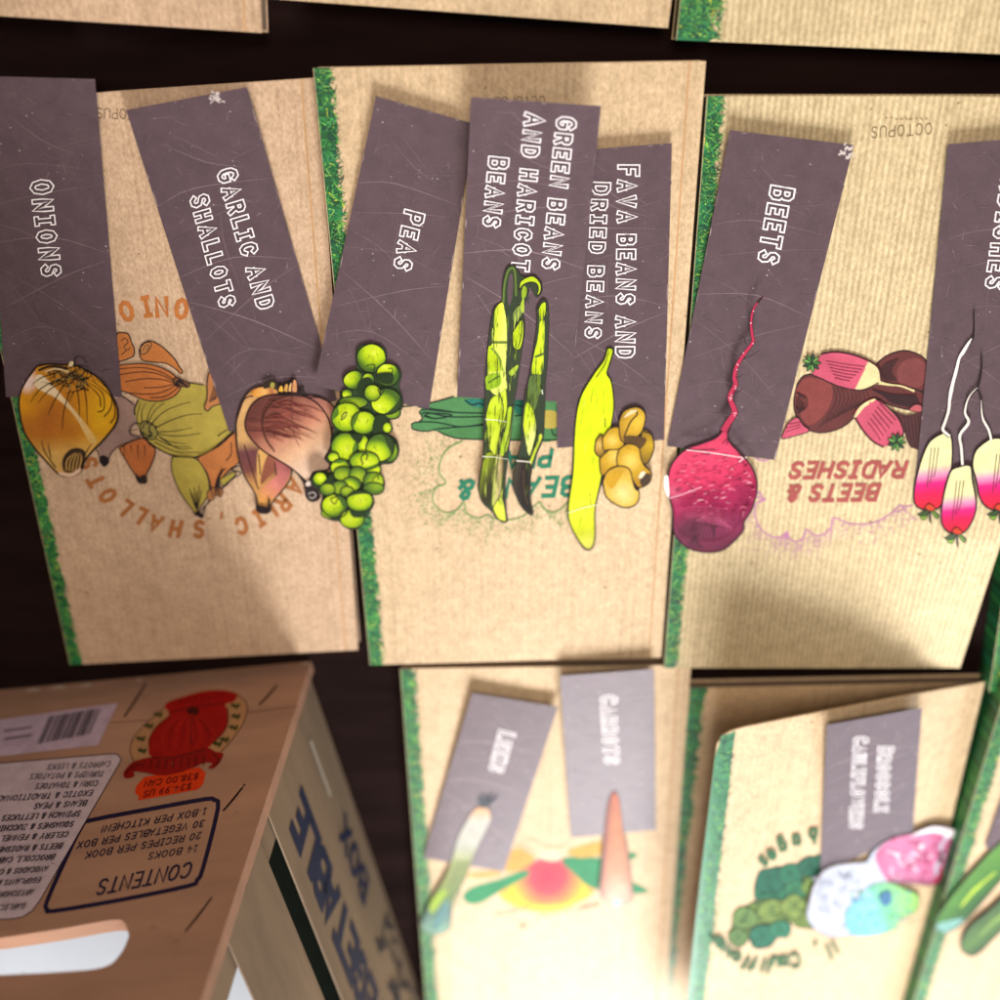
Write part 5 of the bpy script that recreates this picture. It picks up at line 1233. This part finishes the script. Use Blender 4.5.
for i in range(9):
    t = i / 8; A.line([(512, 275), (420 + t * 190 - 40 * (1 - t), 330), (330 + t * 330, 420), (340 + t * 260, 505 - t * 20)], .8, C(96, 8, 6) if i % 2 else C(200, 44, 20), taper=(.5, 1, .3))
A.line([(250, 470), (250, 420), (300, 345), (370, 285)], .9, C(70, 10, 8)); A.line([(735, 230), (735, 330), (700, 400), (630, 465)], .9, C(70, 10, 8))
for i in range(7): A.line([(430 + i * 46, 215 - i * 8), (450 + i * 44, 180 - i * 5)], .9, C(80, 8, 6), smooth=False)
for i in range(9): A.line([(200 + i * 48, 615 - abs(i - 2) * 3), (215 + i * 46, 570 - i * 4)], .9, C(84, 8, 6), smooth=False)
A.line([(95, 655), (130, 612), (190, 585)], .9, C(70, 10, 8)); A.line([(650, 600), (680, 560), (640, 520)], .9, C(70, 10, 8))
A.build('emblem_print', M_PRINT, front)
A = Art(FP, 1.6e-4).frame(110, 670, .16)
A.fill([(155, 765), (165, 722), (215, 668), (300, 655), (430, 632), (560, 605), (598, 645), (582, 712), (548, 747), (360, 782), (175, 815), (180, 790)], C(226, 62, 12), smooth=False)
A.frame()
text(A, '$34.99 US', (192, 783), (145, 791), (-2, 6.0), 1.3, C(120, 14, 8), gap=.28); text(A, '$38.00 CAN', (199, 773), (146, 781), (-2, 6.0), 1.3, C(120, 14, 8), gap=.28)
A.build('price_sticker', M_PRINT, front)
# contents list sticker
A = Art(FP, 1.6e-4)
stk = [(-30, 766), (108, 754), (117, 754), (121, 759), (119, 764), (40, 900), (32, 911), (22, 917), (10, 919), (-60, 921)]
A.fill(stk, C(212, 190, 196), smooth=False); A.line(stk + [stk[0]], 1.0, C(70, 50, 56), smooth=False)
fr = lambda x, y: (x * .24, 680 + y * .24)
for s, a, b in (('CARROTS & LEEKS', (465, 338), (205, 352)), ('TURNIPS & POTATOES', (437, 379), (132, 392)), ('CORN & TOMATOES', (412, 419), (155, 432)), ('EXOTIC & TRADITIONAL', (390, 459), (0, 484)), ('BEANS & PEAS', (365, 501), (150, 515)),
                ('SPINACH & LETTUCES', (338, 545), (15, 565)), ('SQUASHES & ZUCCHINI', (310, 589), (-25, 610)), ('CELERY & FENNEL', (287, 632), (10, 650)), ('BEETS & RADISHES', (262, 680), (-20, 698)), ('BROCCOLI, CABBAGES', (230, 726), (-90, 748)),
                ('AVOCADOS & CUCUMBERS', (203, 775), (-140, 800)), ('EGGPLANTS & PEPPERS', (172, 822), (-130, 845)), ('ARTICHOKES', (143, 872), (-30, 886)), ('GARLIC, ONIONS', (108, 930), (-120, 948))):
    a, b = fr(*a), fr(*b); text(A, s, a, b, (-2.6, 5.2), .95, C(52, 44, 58), gap=.3, space=.5)
A.build('list_sticker', M_PRINT, front)
A = Art(FP, 1.6e-4)
A.fill([(-30, 724), (118, 703), (98, 745), (-50, 762)], C(206, 180, 196), smooth=False)
rr = random.Random(8); tpos = 0.0
while tpos < 1:
    w = rr.choice((.012, .02, .03, .045)); a0, a1 = tpos, min(1, tpos + w)
    L = lambda t: (49 + (101 - 49) * t, 716 + (708 - 716) * t); M2 = lambda t: (37 + (90 - 37) * t, 744 + (734 - 744) * t)
    A.fill([L(a0), L(a1), M2(a1), M2(a0)], C(40, 34, 44), smooth=False); tpos = a1 + rr.choice((.012, .018, .03))
for y in (0, 8): A.line([(4, 731 + y), (32, 727 + y)], 2.0, C(120, 100, 116), smooth=False)
A.build('barcode_sticker', M_PRINT, front)
# staples
def staple(surf, a, b, par=front, w=2.2):
    A = Art(surf, 1.0e-4); dx, dy = b[0] - a[0], b[1] - a[1]
    A.line([a, (a[0] + dx * .5 + .6, a[1] + dy * .5), b], w, C(44, 16, 14), taper=(.7, 1, .8)); A.build('staple', M_PRINT, par)
for a, b in (((146, 683), (124, 717)), ((245, 784), (223, 811)), ((212, 897), (185, 932)), ((277, 685), (259, 705))): staple(FP, a, b)
A = Art(FP, 6e-5); A.line([(0, 728), (120, 722), (230, 714), (300, 706)], .8, C(110, 70, 48), taper=(.5, 1, .5)); A.build('seam_line', M_PRINT, front)
A = Art(FP, 9e-5)
for u0, v0, u1, v1, w_ in ((26, 691, 40, 690, 2.2), (50, 689, 66, 687, 2.4), (80, 687, 92, 685, 1.8), (136, 681, 142, 680, 1.6), (302, 664, 309, 664, 2.0)):
    A.line([(u0, v0), ((u0 + u1) / 2, (v0 + v1) / 2 - .8), (u1, v1)], w_, C(214, 196, 176), taper=(.4, 1, .5))
for i in range(60):
    u0, v0 = random.uniform(0, 290), random.uniform(690, 1000)
    if u0 > 300 - (v0 - 660) * .33: continue
    A.line([(u0, v0), (u0 + random.uniform(-7, 7), v0 + random.uniform(-3, 3))], random.uniform(.5, 1.3), mix((.345, .188, .118), random.choice(((.6, .45, .34), (.15, .08, .05))), random.uniform(.15, .5)), taper=(.3, 1))
A.build('edge_scuffs', M_PRINT, front)
SPs = Plane(C0 + el * .0025, ns)
for a, b in (((276, 778), (271, 791)), ((279, 744), (284, 733)), ((256, 851), (250, 862)), ((247, 884), (241, 895))): staple(SPs, a, b, CR_, 1.6)
# blue lettering on the lowest side slat, in slat coordinates
class SlatSurf:
    curved = False
    def at(self, u, v, off=0.0): return cp(.0025, u, v) + ns * off
A = Art(SlatSurf(), 1e-4, dz=1e-5)
BL = C(40, 46, 72)
text(A, 'VEGETABLE', (.150, .046), (.027, .046), (0, .0175), .0052, BL, gap=.2)
text(A, 'BOX', (.104, .014), (.068, .014), (0, .013), .0032, BL, gap=.25)
A.line([(.022, .022), (.05, .022)], .002, C(200, 190, 172), smooth=False)
for i in range(26):
    x, y = random.uniform(.125, .2), random.uniform(.006, .03)
    A.line([(x, y), (x + random.uniform(-.008, .008), y + random.uniform(-.006, .006)), (x + random.uniform(-.01, .01), y + random.uniform(-.006, .006))], .0016, C(52, 52, 62))
A.build('side_print', M_PRINT, slatB)

# ------------------------------------------------------------------ light and camera
w = bpy.data.worlds.new('World'); SC.world = w; w.use_nodes = True
bg = w.node_tree.nodes['Background']; bg.inputs[0].default_value = (1.0, .90, .84, 1); bg.inputs[1].default_value = .22
def area(name, loc, target, sx, sy, power, col):
    l = bpy.data.lights.new(name, 'AREA'); l.shape = 'RECTANGLE'; l.size = sx; l.size_y = sy; l.energy = power; l.color = col
    o = bpy.data.objects.new(name, l); COL.objects.link(o); o.location = loc
    o.rotation_euler = (Vector(target) - Vector(loc)).to_track_quat('-Z', 'Y').to_euler(); return o
area('window_light', (.16, -1.12, .49), (.02, -.2, 0), .42, .32, 27.5, (.99, .985, 1.0))
area('ceiling_light', (.0, .40, 1.2), (0, -.1, 0), .5, .5, 8.8, (1.0, .84, .73))
area('added_sheen_light', (.80, -.86, .33), (.10, -.27, .02), .5, .4, 4.5, (.86, .92, 1.0))  # added lamp, gives the broccoli card its bluish sheen
cam = bpy.data.cameras.new('Camera'); co = bpy.data.objects.new('Camera', cam); COL.objects.link(co)
co.location = CAM; co.rotation_euler = (-TH, 0, 0)
cam.sensor_width = 36; cam.lens = 36.0 * FPX / 1000; cam.clip_start = .005; cam.clip_end = 20
cam.dof.use_dof = True; cam.dof.focus_distance = .320; cam.dof.aperture_fstop = 4.0
SC.camera = co
vs = SC.view_settings; vs.view_transform = 'Standard'; vs.look = 'None'; vs.exposure = 0.16; vs.gamma = 1
SC.render.engine = 'CYCLES'; SC.cycles.use_denoising = True
